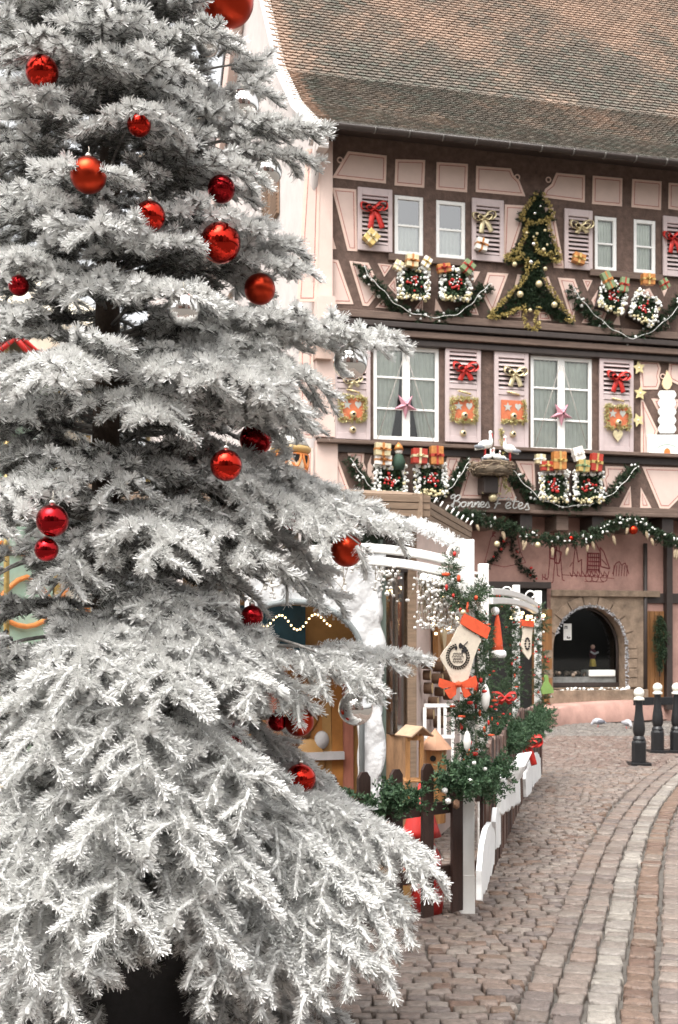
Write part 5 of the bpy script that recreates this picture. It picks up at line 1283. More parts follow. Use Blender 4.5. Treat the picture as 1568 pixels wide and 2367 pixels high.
# carousel and painted urn far behind the fir
m_mint = M('mint_paint', (.42, .58, .46), .5, var=.1); m_crm = M('cream_paint', (.74, .66, .52), .5, var=.1); m_org = M('orange_paint', (.70, .25, .07), .5, var=.2)
ca = thing('carousel', 'pastel carousel with red scalloped canopy half hidden behind the snowy tree', 'carousel', (-4.5, 14.2, 0))
b = MB(); b.lathe([(2.5, 0), (2.5, .35), (2.4, .36), (0, .37)], n=40); b.build('platform', m_crm, ca)
b = MB(); n = 24
for k in range(n):
    q0, q1 = 6.283 * k / n, 6.283 * (k + 1) / n; r = 2.45; pts = []
    for i in range(7):
        q = q0 + (q1 - q0) * i / 6; z = 4.72 - .22 * math.sin(math.pi * i / 6); pts.append((r * math.cos(q), r * math.sin(q), z))
    up = [(p[0], p[1], 5.0) for p in pts]; b.add(pts + up, [(i, i + 1, 8 + i, 7 + i) for i in range(6)], 1)
    b.tube(pts, .035, 6, 0); b.tube([(p[0] * 1.01, p[1] * 1.01, p[2] + .07) for p in pts], .022, 5, 0)
    b.blob((r * math.cos(q0), r * math.sin(q0), 4.78), .07, 0)
b.build('scalloped_valance', [m_redp, m_crm], ca)
b = MB(); b.lathe([(2.45, 5.0), (1.4, 5.7), (.1, 6.3)], n=24, smooth=False); b.build('canopy', m_crm, ca)
b = MB(); n = 12
for k in range(n):
    q0, q1 = 6.283 * (k + .04) / n, 6.283 * (k + .96) / n; r = 1.5
    p = [(r * math.cos(q0), r * math.sin(q0)), (r * math.cos(q1), r * math.sin(q1))]
    b.add([(*p[0], .4), (*p[1], .4), (*p[1], 4.7), (*p[0], 4.7)], [(0, 1, 2, 3)], k % 2)
    m0 = ((p[0][0] + p[1][0]) / 2 * 1.012, (p[0][1] + p[1][1]) / 2 * 1.012)
    for z in (1.2, 2.0, 2.8): b.tube(crom([(p[0][0]*1.01, p[0][1]*1.01, z), (m0[0]*1.02, m0[1]*1.02, z + .35), (p[1][0]*1.01, p[1][1]*1.01, z), (m0[0]*1.02, m0[1]*1.02, z - .2)], 4, True), .03, 5, 2, closed=True)
    b.tube([(*p[0], .4), (*p[0], 4.7)], .05, 6, 3)
b.build('centre_drum', [m_mint, m_crm, m_org, m_gold], ca)
for k in range(10):
    q = 6.283 * k / 10 + .2; b = MB(); b.tube([(2.2 * math.cos(q), 2.2 * math.sin(q), .36), (2.2 * math.cos(q), 2.2 * math.sin(q), 4.9)], .03, 8); b.build('pole', m_gold, ca)
ur = thing('painted_urn', 'cream and orange painted urn turret with pale scaled roof beside the house corner', 'turret', at(672, 1150, 11.0)); s_ = 11.0 / FOC
b = MB(); b.lathe([(.30*.25, -2.9), (.30*.25, 0), (17*s_, .01), (19*s_, 36*s_), (24*s_, 44*s_), (36*s_, 56*s_), (40*s_, 74*s_), (38*s_, 100*s_)], n=28); b.build('urn_body', m_crm, ur)
b = MB(); b.lathe([(20*s_, 33*s_), (21*s_, 38*s_), (20*s_, 42*s_)], n=28); b.build('gold_rim', M('dull_gold', (.45, .30, .12), .5, var=.2), ur); b = MB(); b.lathe([(40*s_, 100*s_), (47*s_, 106*s_), (47*s_, 114*s_), (40*s_, 118*s_)], n=28); b.build('gold_rim', M('dull_gold', (.45, .30, .12), .5, var=.2), ur)
b = MB(); b.lathe([(44*s_, 117*s_), (30*s_, 140*s_), (14*s_, 166*s_), (2*s_, 200*s_)], n=20); b.build('scaled_roof', M('pale_scales', (.70, .70, .66), .6, var=.25, vs=50, bump=1, bs=40), ur)
b = MB()
for k in range(8):
    q = 6.283 * k / 8 - 1.2; f = lambda dq, z, r: (r * math.cos(q + dq), r * math.sin(q + dq), z * s_)
    b.tube(crom([f(-.3, 98, 39.5*s_), f(-.26, 84, 41*s_), f(0, 66, 40.5*s_), f(.26, 84, 41*s_), f(.3, 98, 39.5*s_)], 4), 3.2 * s_, 6); b.tube(crom([f(0, 66, 40*s_), f(-.15, 58, 38*s_), f(-.3, 62, 39.5*s_)], 4), 2.6 * s_, 6); b.tube(crom([f(0, 66, 40*s_), f(.15, 58, 38*s_), f(.3, 62, 39.5*s_)], 4), 2.6 * s_, 6)
b.tube([(40*s_*math.cos(q), 40*s_*math.sin(q), 97*s_) for q in np.linspace(0, 6.283, 29)[:-1]], 2.5*s_, 6, closed=True)
b.build('orange_tracery', m_org, ur)
for k in range(8):
    q = 6.283 * k / 8 - 1.2; b = MB(); b.add([(41*s_*math.cos(q+d), 41*s_*math.sin(q+d), z*s_) for d, z in ((-.2, 95), (.2, 95), (.16, 84), (0, 76), (-.16, 84))], [(0, 1, 2, 3, 4), (4, 3, 2, 1, 0)]); b.build('dark_opening', m_dark, ur)

# ------------------------------------------------------------------ bollards and pigeons
m_ball = M('cream_ball', (.74, .72, .64), .45, var=.06)
def bollard_parts(o):
    b = MB(); b.box((0, 0, .02), (.27, .27, .04)); b.lathe([(.098, .04), (.098, .30), (.088, .33)], n=8, smooth=False); b.lathe([(.074, .33), (.088, .345), (.074, .37), (.064, .39)], n=18)
    b.lathe([(.060, .38), (.074, .42), (.082, .47), (.072, .56), (.052, .70), (.046, .82), (.050, .87)], n=18); b.build('shaft', m_black, o, bevel=.004)
    b = MB(); b.lathe([(.072, .86), (.070, .885), (.048, .905), (.040, .92)], n=20); b.sphere((0, 0, .960), .068, 0, 20, 14); b.build('ball_cap', m_ball, o)
proto = None
for (u, v, lb) in ((1477, 1768, 'nearest black bollard with cream ball, standing a step in front of the other two'), (1520, 1739, 'middle black bollard with cream ball, behind the nearest one'), (1564, 1739, 'black bollard with cream ball cut by the right edge of the picture')):
    o = thing('bollard', lb, 'bollard', ground(u, v), 0, 'black bollards with cream balls')
    if proto is None: bollard_parts(o); proto = o
    else:
        for ch in proto.children: c = ch.copy(); COL.objects.link(c); c.parent = o
o = thing('low_rail', 'black horizontal rail low against the house wall behind the bollards', 'railing', ground(1515, 1668) + Vector((0, -.25, 0)), TH); b = MB()
_, z0 = 0, EYE - (1632 - HOR) / FOC * 23.5
b.span((-.55, -.03, z0), (1.6, .03, z0 + .16)); b.build('bar', m_black, o, bevel=.01); b = MB(); b.span((-.45, -.025, 0), (-.38, .025, z0)); b.span((1.2, -.025, 0), (1.27, .025, z0)); b.build('leg', m_black, o)
m_pig = M('pigeon_white', (.36, .36, .38), .8, var=.15, vs=25); m_pigd = M('pigeon_grey', (.13, .13, .15), .8, var=.3)
def pigeon(label, u, v, rz, white):
    o = thing('pigeon', label, 'pigeon', ground(u, v), rz, 'pigeons on the cobbles'); o.scale = (.8, .8, .8)
    b = MB(); b.tube(crom([(-.19, 0, .10), (-.12, 0, .115), (-.05, 0, .13), (.03, 0, .14), (.09, 0, .13), (.125, 0, .105), (.15, 0, .07), (.165, 0, .055)], 3), [.008, .02, .03, .042, .055, .066, .072, .076, .078, .078, .075, .070, .062, .052, .044, .038, .034, .032, .030, .030, .022, .008][:22], 12, 0)
    b.build('body', m_pig, o)
    for s_ in (-1, 1): b = MB(); b.sphere((-.05, s_ * .062, .135), .06, 0, 12, 8, (1.9, .35, .75)); b.build('wing', m_pig if white else m_pigd, o)
    b = MB(); b.tube([(.16, 0, .055), (.19, 0, .03)], [.009, .002], 6); b.build('beak', m_pigd, o)
    for s_ in (-1, 1): b = MB(); b.tube([(.0, s_ * .03, .08), (.005, s_ * .03, .005), (.035, s_ * .03, .004)], .006, 5); b.build('leg', m_redp, o)
pigeon('grey and white pigeon pecking at the foot of the pink plinth', 1383, 1680, R(170), False)
pigeon('plump white pigeon just left of the nearest bollard', 1450, 1683, R(-70), True)
# ------------------------------------------------------------------ decorations on the timber house
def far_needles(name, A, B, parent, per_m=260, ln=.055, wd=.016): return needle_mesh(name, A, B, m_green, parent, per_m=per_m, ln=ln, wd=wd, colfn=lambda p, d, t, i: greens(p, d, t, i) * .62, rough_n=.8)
# bows on the shutters
for (u, v, w_, mt, lb, dr) in (
    (864, 482, 62, 'r', 'red foil bow on the upper-floor shutter nearest the cream gable', 1.3), (1118, 503, 56, 'g', 'champagne gold bow on the upper-floor shutter left of the garland tree', 1.1),
    (1343, 523, 58, 'g', 'champagne gold bow on the upper-floor shutter right of the garland tree', .5), (1556, 548, 56, 'r', 'red foil bow on the upper-floor shutter cut by the right edge', 1.2),
    (1075, 852, 60, 'r', 'red foil bow on the lower shutter right of the first star window', .8), (1190, 862, 56, 'g', 'champagne gold bow on the lower shutter left of the second star window', 1.0),
    (1428, 872, 58, 'r', 'red foil bow on the lower shutter beside the three yellow stars', 1.1), (816, 880, 44, 'g', 'champagne gold bow on the lower shutter behind the silver bauble', .6)):
    o, c = ftng('ribbon_bow', lb, 'bow', u, v, .10, 'bows on the shutters'); b = MB(); bow_mesh(b, w_ * PX, drop=dr)
    q = o; b.build('ribbon', m_redr if mt == 'r' else m_pgold, o, solid=.006)
    for ch in o.children: ch.rotation_euler.y = R(random.Random(u).uniform(-18, 18))
# wrapped presents
m_pw = {'gold': m_gold, 'champ': m_pgold, 'white': M('white_paper', (.76, .72, .66), .5, var=.08), 'orange': M('orange_foil', (.48, .20, .06), .35, .3, var=.35, vs=14), 'red': M('red_paper', (.36, .04, .025), .4, .1, var=.25, vs=10), 'green': M('green_paper', (.20, .26, .13), .5, var=.2)}
def present(u, v, w_, h, col, rib, rot, n, lb, grp):
    o, c = ftng('present', lb, 'present', u, v, n, grp); W, H, D = w_ * PX, h * PX, min(w_, h) * PX * .6; q = Matrix.Rotation(R(rot), 3, 'Y')
    b = MB(); b.box((0, -D / 2, 0), (W, D, H), 0, None); b.v = [tuple(q @ Vector(p)) for p in b.v]; b.build('box', m_pw[col], o, bevel=.008)
    b = MB(); b.box((0, -D / 2, 0), (W * .16, D + .012, H + .012)); b.box((0, -D / 2, 0), (W + .012, D + .016, H * .16)); bow_mesh(b, W * .5, y=-D - .01, tails=False); b.v = [tuple(q @ Vector(p)) for p in b.v]; b.build('ribbon', m_pw[rib] if rib in m_pw else m_redr, o)
G1, G2 = 'presents on the shutters', 'presents above the wreath boxes'
for a in ((856, 552, 30, 30, 'gold', 'champ', 40, .10, 'gold present tilted like a diamond below the red bow by the gable', G1), (1110, 568, 28, 28, 'white', 'orange', 12, .10, 'white and orange present low on the upper shutter left of the garland tree', G1),
          (1335, 600, 30, 24, 'orange', 'gold', 14, .10, 'orange gold present low on the upper shutter right of the garland tree', G1),
          (950, 606, 28, 28, 'champ', 'orange', 3, .30, 'cream present with orange ribbon centred over the upper-left wreath', G2), (919, 616, 20, 22, 'champ', 'white', 25, .26, 'small pale present leaning left over the upper-left wreath', G2), (984, 608, 20, 24, 'white', 'gold', 30, .28, 'small white present tilted beside the second upper wreath', G2),
          (1024, 622, 32, 20, 'orange', 'red', -12, .28, 'flat orange present over the second upper wreath', G2), (1078, 620, 28, 28, 'green', 'red', 35, .30, 'green present with red ribbon over the second upper wreath', G2),
          (1402, 650, 22, 42, 'green', 'orange', -28, .30, 'long green present leaning on the third upper wreath', G2), (1440, 660, 20, 34, 'green', 'red', 8, .28, 'upright green present with red bow between the two right upper wreaths', G2), (1494, 648, 32, 26, 'orange', 'gold', 0, .28, 'orange present over the farthest upper wreath', G2), (1533, 658, 20, 24, 'green', 'red', -30, .28, 'small green and red present at the right edge above the swag', G2),
          (882, 1040, 36, 28, 'champ', 'orange', 4, .34, 'cream upper box of the pair left of the toy figure', G2), (884, 1064, 38, 22, 'white', 'orange', 3, .32, 'white and orange lower box of the pair at the left lower window', G2), (966, 1056, 34, 34, 'red', 'champ', 2, .32, 'red present with pale ribbon under the first star window', G2), (1006, 1054, 30, 42, 'orange', 'red', 0, .30, 'tall orange gold present right of the red one with pale ribbon', G2),
          (1246, 1062, 24, 22, 'champ', 'white', 0, .30, 'small grey-gold present at the left of the second star window ledge', G2), (1262, 1078, 32, 22, 'red', 'gold', 0, .32, 'low red and gold present under the second star window', G2), (1288, 1066, 32, 42, 'orange', 'gold', 0, .34, 'big orange gold present under the middle of the second star window', G2), (1333, 1050, 26, 32, 'white', 'white', -18, .30, 'white present standing tilted under the second star window', G2), (1344, 1078, 28, 28, 'gold', 'green', 4, .34, 'gold present under the tilted white one', G2), (1374, 1070, 28, 42, 'red', 'gold', 6, .32, 'red and gold present at the right of the second star window ledge', G2)):
    present(*a)
o, c = ftng('toy_figure', 'small toy figure with orange cap between presents at the lower left window', 'toy', 922, 1062, .32); b = MB(); b.lathe([(.10, -.2), (.13, -.05), (.08, .08), (.04, .12)], n=14); b.build('body', M('dark_green_cloth', (.03, .06, .04), .8), o); b = MB(); b.sphere((0, 0, .16), .075); b.build('head', m_pw['white'], o); b = MB(); b.lathe([(.10, .18), (.07, .26), (.01, .33)], n=12); b.build('cap', m_pw['orange'], o)
# wreath boxes
m_flow = M('white_flower', (.80, .80, .76), .7, var=.1, vs=20); m_flowy = M('cream_gold_flower', (.62, .54, .32), .6, var=.2, vs=20); m_rb = M('red_berry', (.45, .03, .025), .4)
def wreath_box(u, v, w_, rot, seed, lb, n=.16):
    o, c = ftng('wreath_box', lb, 'wreath', u, v, n, 'wreath boxes under the windows'); rg = random.Random(seed); h = w_ * PX / 2; q = Matrix.Rotation(R(rot), 3, 'Y')
    fl, gd, be, gr = MB(), MB(), MB(), []
    b = MB(); b.box((0, .06, 0), (h * 1.75, .22, h * 1.75)); b.v = [tuple(q @ Vector(p)) for p in b.v]; b.build('box', m_gutter, o, bevel=.02)
    for i in range(190):
        t = rg.uniform(-1, 1); r = h * rg.uniform(.70, 1.10); sd = i % 4; p = [(t * h, r), (t * h, -r), (r, t * h), (-r, t * h)][sd]
        (gd if (sd == 1 and rg.random() < .75) or rg.random() < .12 else fl).blob(q @ Vector((p[0], -.12 + rg.uniform(-.05, .05), p[1])), h * rg.uniform(.07, .13))
    A, B = [], []
    for i in range(140):
        p = Vector((rg.uniform(-1, 1) * h * .9, -.07, rg.uniform(-1, 1) * h * .9)); d = Vector((rg.gauss(0, 1), -abs(rg.gauss(0, 1)), rg.gauss(0, 1))).normalized() * .09
        A.append(q @ p); B.append(q @ (p + d))
    for i in range(15):
        a = rg.uniform(0, 6.28); r = h * rg.uniform(.10, .55); be.blob(q @ Vector((r * math.cos(a), -.15, r * math.sin(a))), h * rg.uniform(.07, .13))
    for i in range(14):
        a = rg.uniform(0, 6.28); r = h * rg.uniform(.1, .6); fl.blob(q @ Vector((r * math.cos(a), -.16, r * math.sin(a))), h * .06)
    [tag(x.build(n_, m_, o), kind='stuff') for x, n_, m_ in ((fl, 'white_flowers', m_flow), (gd, 'gold_flowers', m_flowy), (be, 'berries', m_rb))]
    gb = MB()
    for i in range(46): gb.blob(q @ Vector((rg.uniform(-.72, .72) * h, -.10, rg.uniform(-.72, .72) * h)), h * rg.uniform(.08, .15))
    tag(gb.build('moss', M('moss_green', (.05, .085, .04), .9, var=.6, vs=9), o), kind='stuff')
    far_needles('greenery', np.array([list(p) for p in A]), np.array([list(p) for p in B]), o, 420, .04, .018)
for a in ((953, 658, 70, 0, 1, 'upper-floor wreath box nearest the cream gable'), (1049, 660, 72, 0, 2, 'upper-floor wreath box just left of the garland tree'), (1411, 690, 66, 14, 3, 'upper-floor wreath box right of the garland tree, under the green presents'), (1484, 716, 66, 22, 4, 'farthest upper-floor wreath box, tilted and lower than its neighbour'),
          (900, 1112, 72, 0, 5, 'lower wreath box under the toy figure'), (992, 1108, 74, 0, 6, 'lower wreath box under the red present'), (1275, 1124, 70, 0, 7, 'lower wreath box right of the stork nest'), (1354, 1126, 72, 0, 8, 'farthest lower wreath box, under the gold present')):
    wreath_box(*a)
# evergreen swags
def swag(px, n, rad, seed, lb, per=95, extra=True):
    P = []
    for p in crom([Vector((u, v, 0)) for u, v in px], 6): s, z = fac(p.x, p.y, n); P.append(Vector((s, 0, z)))
    o = thing('evergreen_swag', lb, 'garland', fw(P[0].x, n, P[0].z), TH, 'evergreen swags on the facade'); Q = [p - P[0] for p in P]
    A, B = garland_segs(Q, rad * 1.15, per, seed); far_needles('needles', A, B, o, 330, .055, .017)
    if extra:
        b = MB(); b.tube([q + Vector((0, -rad * 1.1, .02 * math.sin(i))) for i, q in enumerate(Q)], .006, 5); b.build('white_cable', m_flow, o)
        bits('white_clips', Q, rad, 26, .030, m_flow, o, seed + 40)
    return o, Q
swag([(836, 615), (850, 645), (878, 672), (908, 705), (950, 728), (1000, 737), (1050, 730), (1085, 705), (1110, 675), (1132, 660)], .10, .13, 1, 'deep evergreen swag under the upper-left pair of windows')
swag([(1318, 668), (1340, 700), (1372, 735), (1410, 765), (1455, 785), (1500, 768), (1540, 735), (1575, 695), (1610, 655)], .10, .13, 2, 'deep evergreen swag under the upper-right pair of windows')
swag([(806, 1062), (830, 1095), (852, 1125), (890, 1148), (945, 1156), (1000, 1150), (1040, 1125), (1062, 1095), (1080, 1068)], .10, .12, 3, 'evergreen swag under the first star window')
swag([(1180, 1090), (1210, 1125), (1250, 1158), (1300, 1172), (1360, 1165), (1410, 1140), (1440, 1110), (1464, 1080)], .10, .14, 4, 'evergreen swag under the second star window')
o, Q = swag([(1030, 1192), (1080, 1192), (1130, 1202), (1180, 1222), (1230, 1240), (1285, 1250), (1340, 1245), (1390, 1228), (1430, 1208), (1470, 1205), (1505, 1228), (1545, 1248), (1590, 1262)], .30, .13, 5, 'long evergreen garland with lights, cones and baubles along the bottom of the jetty', 100, False)
bits('white_lights', Q, .14, 70, .028, m_flow, o, 50, (.7, .7, 1.3)); rg = random.Random(8)
for i in range(18):
    j = rg.randrange(4, len(Q) - 3); b = MB(); l = rg.uniform(.07, .12); p = Q[j] + Vector((rg.uniform(-.1, .1), -.06, -.14)); d = Vector((rg.uniform(-.4, .4), 0, -1)).normalized()
    b.tube([p + d * l * 2 * f for f in (0, .12, .4, .75, 1)], [.008, .028, .034, .026, .006], 8); b.build('pine_cone', M('pale_cone', (.34, .26, .17), .8, var=.3, vs=40), o)
for (u, v, r, mt) in ((1463, 1225, 11, 'o'), (1319, 1244, 6, 'r'), (1148, 1257, 7, 'g'), (1058, 1226, 5, 'r'), (1242, 1259, 7, 'g')):
    s, z = fac(u, v, .38); s0, z0 = fac(1030, 1192, .30); b = MB(); b.sphere((s - s0, -.10, z - z0), r * PX, 0, 16, 10); b.build('bauble', {'o': m_matte, 'r': m_chrome, 'g': m_pgold}[mt], o)
def simple_swag(px, n, rad, seed, lb):
    P = []
    for p in crom([Vector((u, v, 0)) for u, v in px], 6): s, z = fac(p.x, p.y, n); P.append(Vector((s, 0, z)))
    o = thing('evergreen_swag', lb, 'garland', fw(P[0].x, n, P[0].z), TH, 'evergreen swags on the facade'); Q = [p - P[0] for p in P]
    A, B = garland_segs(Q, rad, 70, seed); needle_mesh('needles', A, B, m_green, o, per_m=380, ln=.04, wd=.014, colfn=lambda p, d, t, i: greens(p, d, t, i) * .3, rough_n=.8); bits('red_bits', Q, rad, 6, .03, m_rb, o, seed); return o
simple_swag([(1128, 1305), (1145, 1292), (1160, 1260), (1175, 1215), (1182, 1220)], GN + .08, .085, 21, 'dark evergreen rope hanging left over the painted bell on the pink wall')
simple_swag([(1178, 1215), (1186, 1262), (1200, 1300), (1215, 1325), (1228, 1318), (1232, 1340)], GN + .08, .085, 22, 'dark evergreen rope hanging right over the painted bell on the pink wall')

# garland tree between the upper windows
s0, z0 = fac(*C2(440, 1500), .08); o = thing('garland_tree', 'flat christmas tree of evergreen garland with gold tinsel and baubles on the upper wall', 'wall decoration', fw(s0, .06, z0), TH)
def gp(x, y): s, z = fac(*C2(x, y), .08); return (s - s0, z - z0)
TIER = [[(480, 515), (530, 600), (595, 725), (555, 740), (465, 770), (390, 770), (340, 725), (420, 610)], [(430, 760), (520, 750), (590, 900), (645, 1050), (560, 1050), (500, 1000), (400, 1060), (300, 1060), (215, 1040), (330, 930)],
        [(385, 1040), (520, 1000), (525, 1180), (370, 1200)], [(370, 1180), (500, 1170), (570, 1290), (650, 1400), (742, 1520), (650, 1505), (560, 1440), (480, 1390), (380, 1400), (280, 1440), (180, 1500), (92, 1500), (200, 1380), (310, 1270)]]
def inside(p, poly):
    c = False; n = len(poly)
    for i in range(n):
        (x1, y1), (x2, y2) = poly[i], poly[i - 1]
        if (y1 > p[1]) != (y2 > p[1]) and p[0] < (x2 - x1) * (p[1] - y1) / (y2 - y1) + x1: c = not c
    return c
A, B = [], []; rg = random.Random(6)
for T_ in TIER:
    xs, ys = [p[0] for p in T_], [p[1] for p in T_]
    k = 0; area_ = abs(area(T_)); N_ = int(area_ / 170)
    while k < N_:
        p = (rg.uniform(min(xs), max(xs)), rg.uniform(min(ys), max(ys)))
        if not inside(p, T_): continue
        k += 1; x, z = gp(*p); d = Vector((rg.gauss(0, 1) + (p[0] - 450) / 250, -abs(rg.gauss(0, .9)), rg.gauss(-.5, .8))).normalized() * .085
        A.append((x, -.02, z)); B.append((x + d.x, -.02 + d.y, z + d.z))
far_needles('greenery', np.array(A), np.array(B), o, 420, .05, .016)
m_tin = M('gold_tinsel', (.50, .40, .15), .35, .55, var=.4, vs=40)
for px in ([(500,540),(585,700),(560,735),(460,765),(390,775)], [(455,545),(345,720),(400,760)], [(540,760),(640,1045),(560,1045)], [(390,780),(330,950),(218,1035),(300,1050),(345,1015),(290,985)], [(380,1030),(370,1190),(200,1370),(95,1490),(190,1480),(340,1420)], [(520,1200),(640,1390),(738,1515),(680,1510)], [(440,900),(480,1000),(600,1000)], [(430,1120),(470,1060)], [(470,1410),(450,1520),(480,1560),(390,1575),(360,1400)]):
    P = crom([Vector((gp(*p)[0], -.14, gp(*p)[1])) for p in px], 5); A, B = garland_segs(P, .05, 110, px[0][0]); needle_mesh('gold_tinsel', A, B, m_tin, o, per_m=260, ln=.03, wd=.016, rough_n=.9)
for (x, y, r) in ((483,645,10),(440,700,13),(378,850,12),(518,830,12),(458,855,12),(430,935,17),(508,978,17),(410,1075,20),(520,1125,17),(472,1240,28),(328,1320,27),(590,1400,25),(405,1442,16),(285,1090,20),(430,880,9),(535,940,10)):
    x_, z_ = gp(x, y); b = MB(); b.sphere((x_, -.16, z_), r * .3 * PX, 0, 16, 10); b.build('bauble', m_pgold if (x + y) % 3 else m_silver, o)

# paper stars, yellow wooden stars, candle cut-out
def star_poly(r, k=.42, ph=0): return [(r * (1 if i % 2 == 0 else k) * math.sin(math.pi * i / 5 + ph), r * (1 if i % 2 == 0 else k) * math.cos(math.pi * i / 5 + ph)) for i in range(10)]
m_star = M('pink_paper_star', (.52, .25, .30), .7, var=.2, vs=20)
for (u, v, lb) in ((937, 938, 'pink folded paper star hanging in the first big window'), (1297, 957, 'pink folded paper star hanging in the second big window')):
    o, c = ftng('paper_star', lb, 'star', u, v, .02, 'pink stars in the windows'); b = MB(); sp_ = star_poly(31 * PX, .36, math.pi)
    b.v = [(x, -.02, z) for x, z in sp_] + [(0, -.12, 0)]; b.f = [(i, (i + 1) % 10, 10) for i in range(10)] + [tuple(range(9, -1, -1))]; b.m = [0] * 11; b.s = [False] * 11; b.build('folded_star', m_star, o)
    b = MB(); b.sphere((0, -.125, 0), .02); b.build('centre_hole', m_dark, o)
    b = MB()
    for sg in (-1, 1): b.tube([(sg * 3 * PX, -.02, 118 * PX), (sg * 68 * PX, -.03, -80 * PX)], .006, 4)
    b.build('light_cord', M('pale_cord', (.45, .40, .36), .7), o)
m_ys = M('pale_yellow_wood', (.62, .52, .27), .7, var=.1)
for (u, v, ro, lb) in ((1476, 850, -.15, 'top one of three pale yellow wooden stars by the candle'), (1479, 909, .1, 'middle one of three pale yellow wooden stars by the candle'), (1474, 971, -.35, 'lowest of three pale yellow wooden stars by the candle')):
    o, c = ftng('wooden_star', lb, 'star', u, v, .05, 'yellow wooden stars'); b = MB(); b.prism(star_poly(17.5 * PX, .5, ro), 0, -.02); b.build('star_board', m_ys, o, bevel=.004); b = MB(); b.blob((0, -.025, 0), .018); b.build('bulb', m_flow, o)
D5 = lambda x, y: ((2450 + x * .19006) / 1.7309, (1400 + y * .19006) / 1.7309)
s0, z0 = fac(*D5(1150, 1760), .08); o = thing('candle_cutout', 'white painted wooden candle cut-out with yellow flame standing on the sill board', 'wall decoration', fw(s0, .05, z0), TH)
def cp(x, y): s, z = fac(*D5(x, y), .08); return (s - s0, z - z0)
m_cw = M('candle_white', (.80, .80, .76), .6, var=.03)
wav = []
L_, R_ = [], []
for i in range(5):
    y = 850 + i * 180
    for k in range(7):
        q = math.pi * k / 6; bul = 45 * math.sin(q); L_.append((1015 - bul, y + 178 * k / 6)); R_.append((1300 + bul, y + 178 * k / 6))
b = MB(); b.prism([cp(*p) for p in L_ + R_[::-1]], 0, -.03, 0)
for i in range(5):
    y = 990 + i * 165; b.strip([Vector((cp(x, yy)[0], -.033, cp(x, yy)[1])) for x, yy in ((990, y + 40), (1155, y - 35), (1320, y + 40))], (0, 0, .012), 1, False)
b.build('candle_body', [m_cw, M('pale_shade', (.58, .57, .50), .7)], o)
b = MB(); b.prism([cp(*p) for p in [(1155,420),(1185,500),(1250,600),(1258,720),(1210,810),(1150,835),(1090,800),(1055,720),(1070,640),(1120,560)]], 0, -.03); b.build('flame', M('painted_flame', (.80, .62, .38), .6, var=.15, vs=5), o)
b = MB(); b.prism([cp(*p) for p in [(745,1785),(1600,1785),(1600,2232),(745,2232)]], .01, -.06); b.build('base_board', m_cw, o, bevel=.004)
b = MB(); b.prism([cp(1135 + 65 * math.cos(q), 2155 + 85 * math.sin(q)) for q in np.linspace(0, 6.28, 19)[:-1]], -.06, -.068); b.build('painted_dot', M('painted_orange', (.72, .20, .05), .6, var=.1), o)
b = MB(); pts = [cp(1135 + 285 * math.cos(q), 2230 - 240 * math.sin(q)) for q in np.linspace(0, math.pi, 17)]; b.strip([Vector((x, -.064, z)) for x, z in pts], (0, 0, .02), 0, False); b.build('painted_arc', M('grey_green_paint', (.40, .48, .42), .7), o)
# picture plaques, little bells and heart on the lower shutters
for (u, v, lb, bell) in ((815, 945, 'orange picture plaque in a gold tinsel frame, on the shutter behind the long bough', (816, 993)), (1072, 948, 'orange picture plaque in a gold tinsel frame, right of the first star window', (1071, 1001)), (1185, 950, 'orange picture plaque half framed in tinsel, left of the second star window', (1186, 1003)), (1427, 965, 'orange picture plaque in a gold tinsel frame, above the gold heart', None)):
    o, c = ftng('picture_plaque', lb, 'plaque', u, v, .10, 'orange plaques on the shutters'); h = 29 * PX; b = MB(); b.box((0, 0, 0), (h * 2, .03, h * 1.75)); b.build('plaque_board', M('orange_paint_plaque', (.50, .14, .06), .6, var=.2, vs=12), o)
    b = MB(); b.prism([(x - h * .45, z + h * .3) for x, z in star_poly(h * .4)], -.016, -.024); b.prism([(x + h * .45, z) for x, z in hp(h * 5.5, 0, h * .35)], -.016, -.024); b.build('grey_motifs', M('grey_motif', (.42, .42, .38), .7), o)
    b = MB(); b.sphere((0, -.05, -h * .45), h * .28, 0); b.build('round_bell', m_pgold, o); b = MB(); b.sphere((0, -.05 - h * .2, -h * .45), h * .13); b.build('bell_opening', m_dark, o)
    fr_ = [Vector(p) for p in ((-h, -.03, h * .9), (h, -.03, h * .9), (h, -.03, -h * .9), (-h, -.03, -h * .9), (-h, -.03, h * .9))]
    if u == 1185: fr_ = fr_[1:4]
    A, B = garland_segs(fr_, .055, 170, u); needle_mesh('tinsel_frame', A, B, M('pale_gold_tinsel', (.58, .52, .26), .4, .4, var=.4, vs=40), o, per_m=320, ln=.03, wd=.016, rough_n=.9)
    o2, c = ftng('gold_rod', 'little gold garland rod above the plaque, ' + {815: 'on the shutter behind the long bough', 1072: 'right of the first star window', 1185: 'left of the second star window', 1427: 'on the shutter beside the yellow stars'}[u], 'ornament', u + 2, v - 41, .10); b = MB(); b.tube([(-.14, 0, .03), (0, -.02, 0), (.14, 0, -.03)], [.012, .024, .012], 8); b.build('rod', m_pgold, o2)
    for q in range(5): b = MB(); b.blob((-.10 + q * .05, -.02, .02 - q * .01), .018); b.build('bead', m_gold, o2)
    if bell:
        o2, c = ftng('small_bell', 'small gold bell under the plaque, ' + {815: 'on the shutter behind the long bough', 1072: 'right of the first star window', 1185: 'left of the second star window'}[u], 'bell', *bell, .10); b = MB(); b.sphere((0, 0, 0), 8 * PX, 0); b.tube([(.0, 0, 8*PX), (0, 0, 22*PX)], .004, 4); b.build('bell_ball', m_pgold, o2); b = MB(); b.sphere((0, -6 * PX, 0), 3.6 * PX); b.build('bell_slot', m_dark, o2)
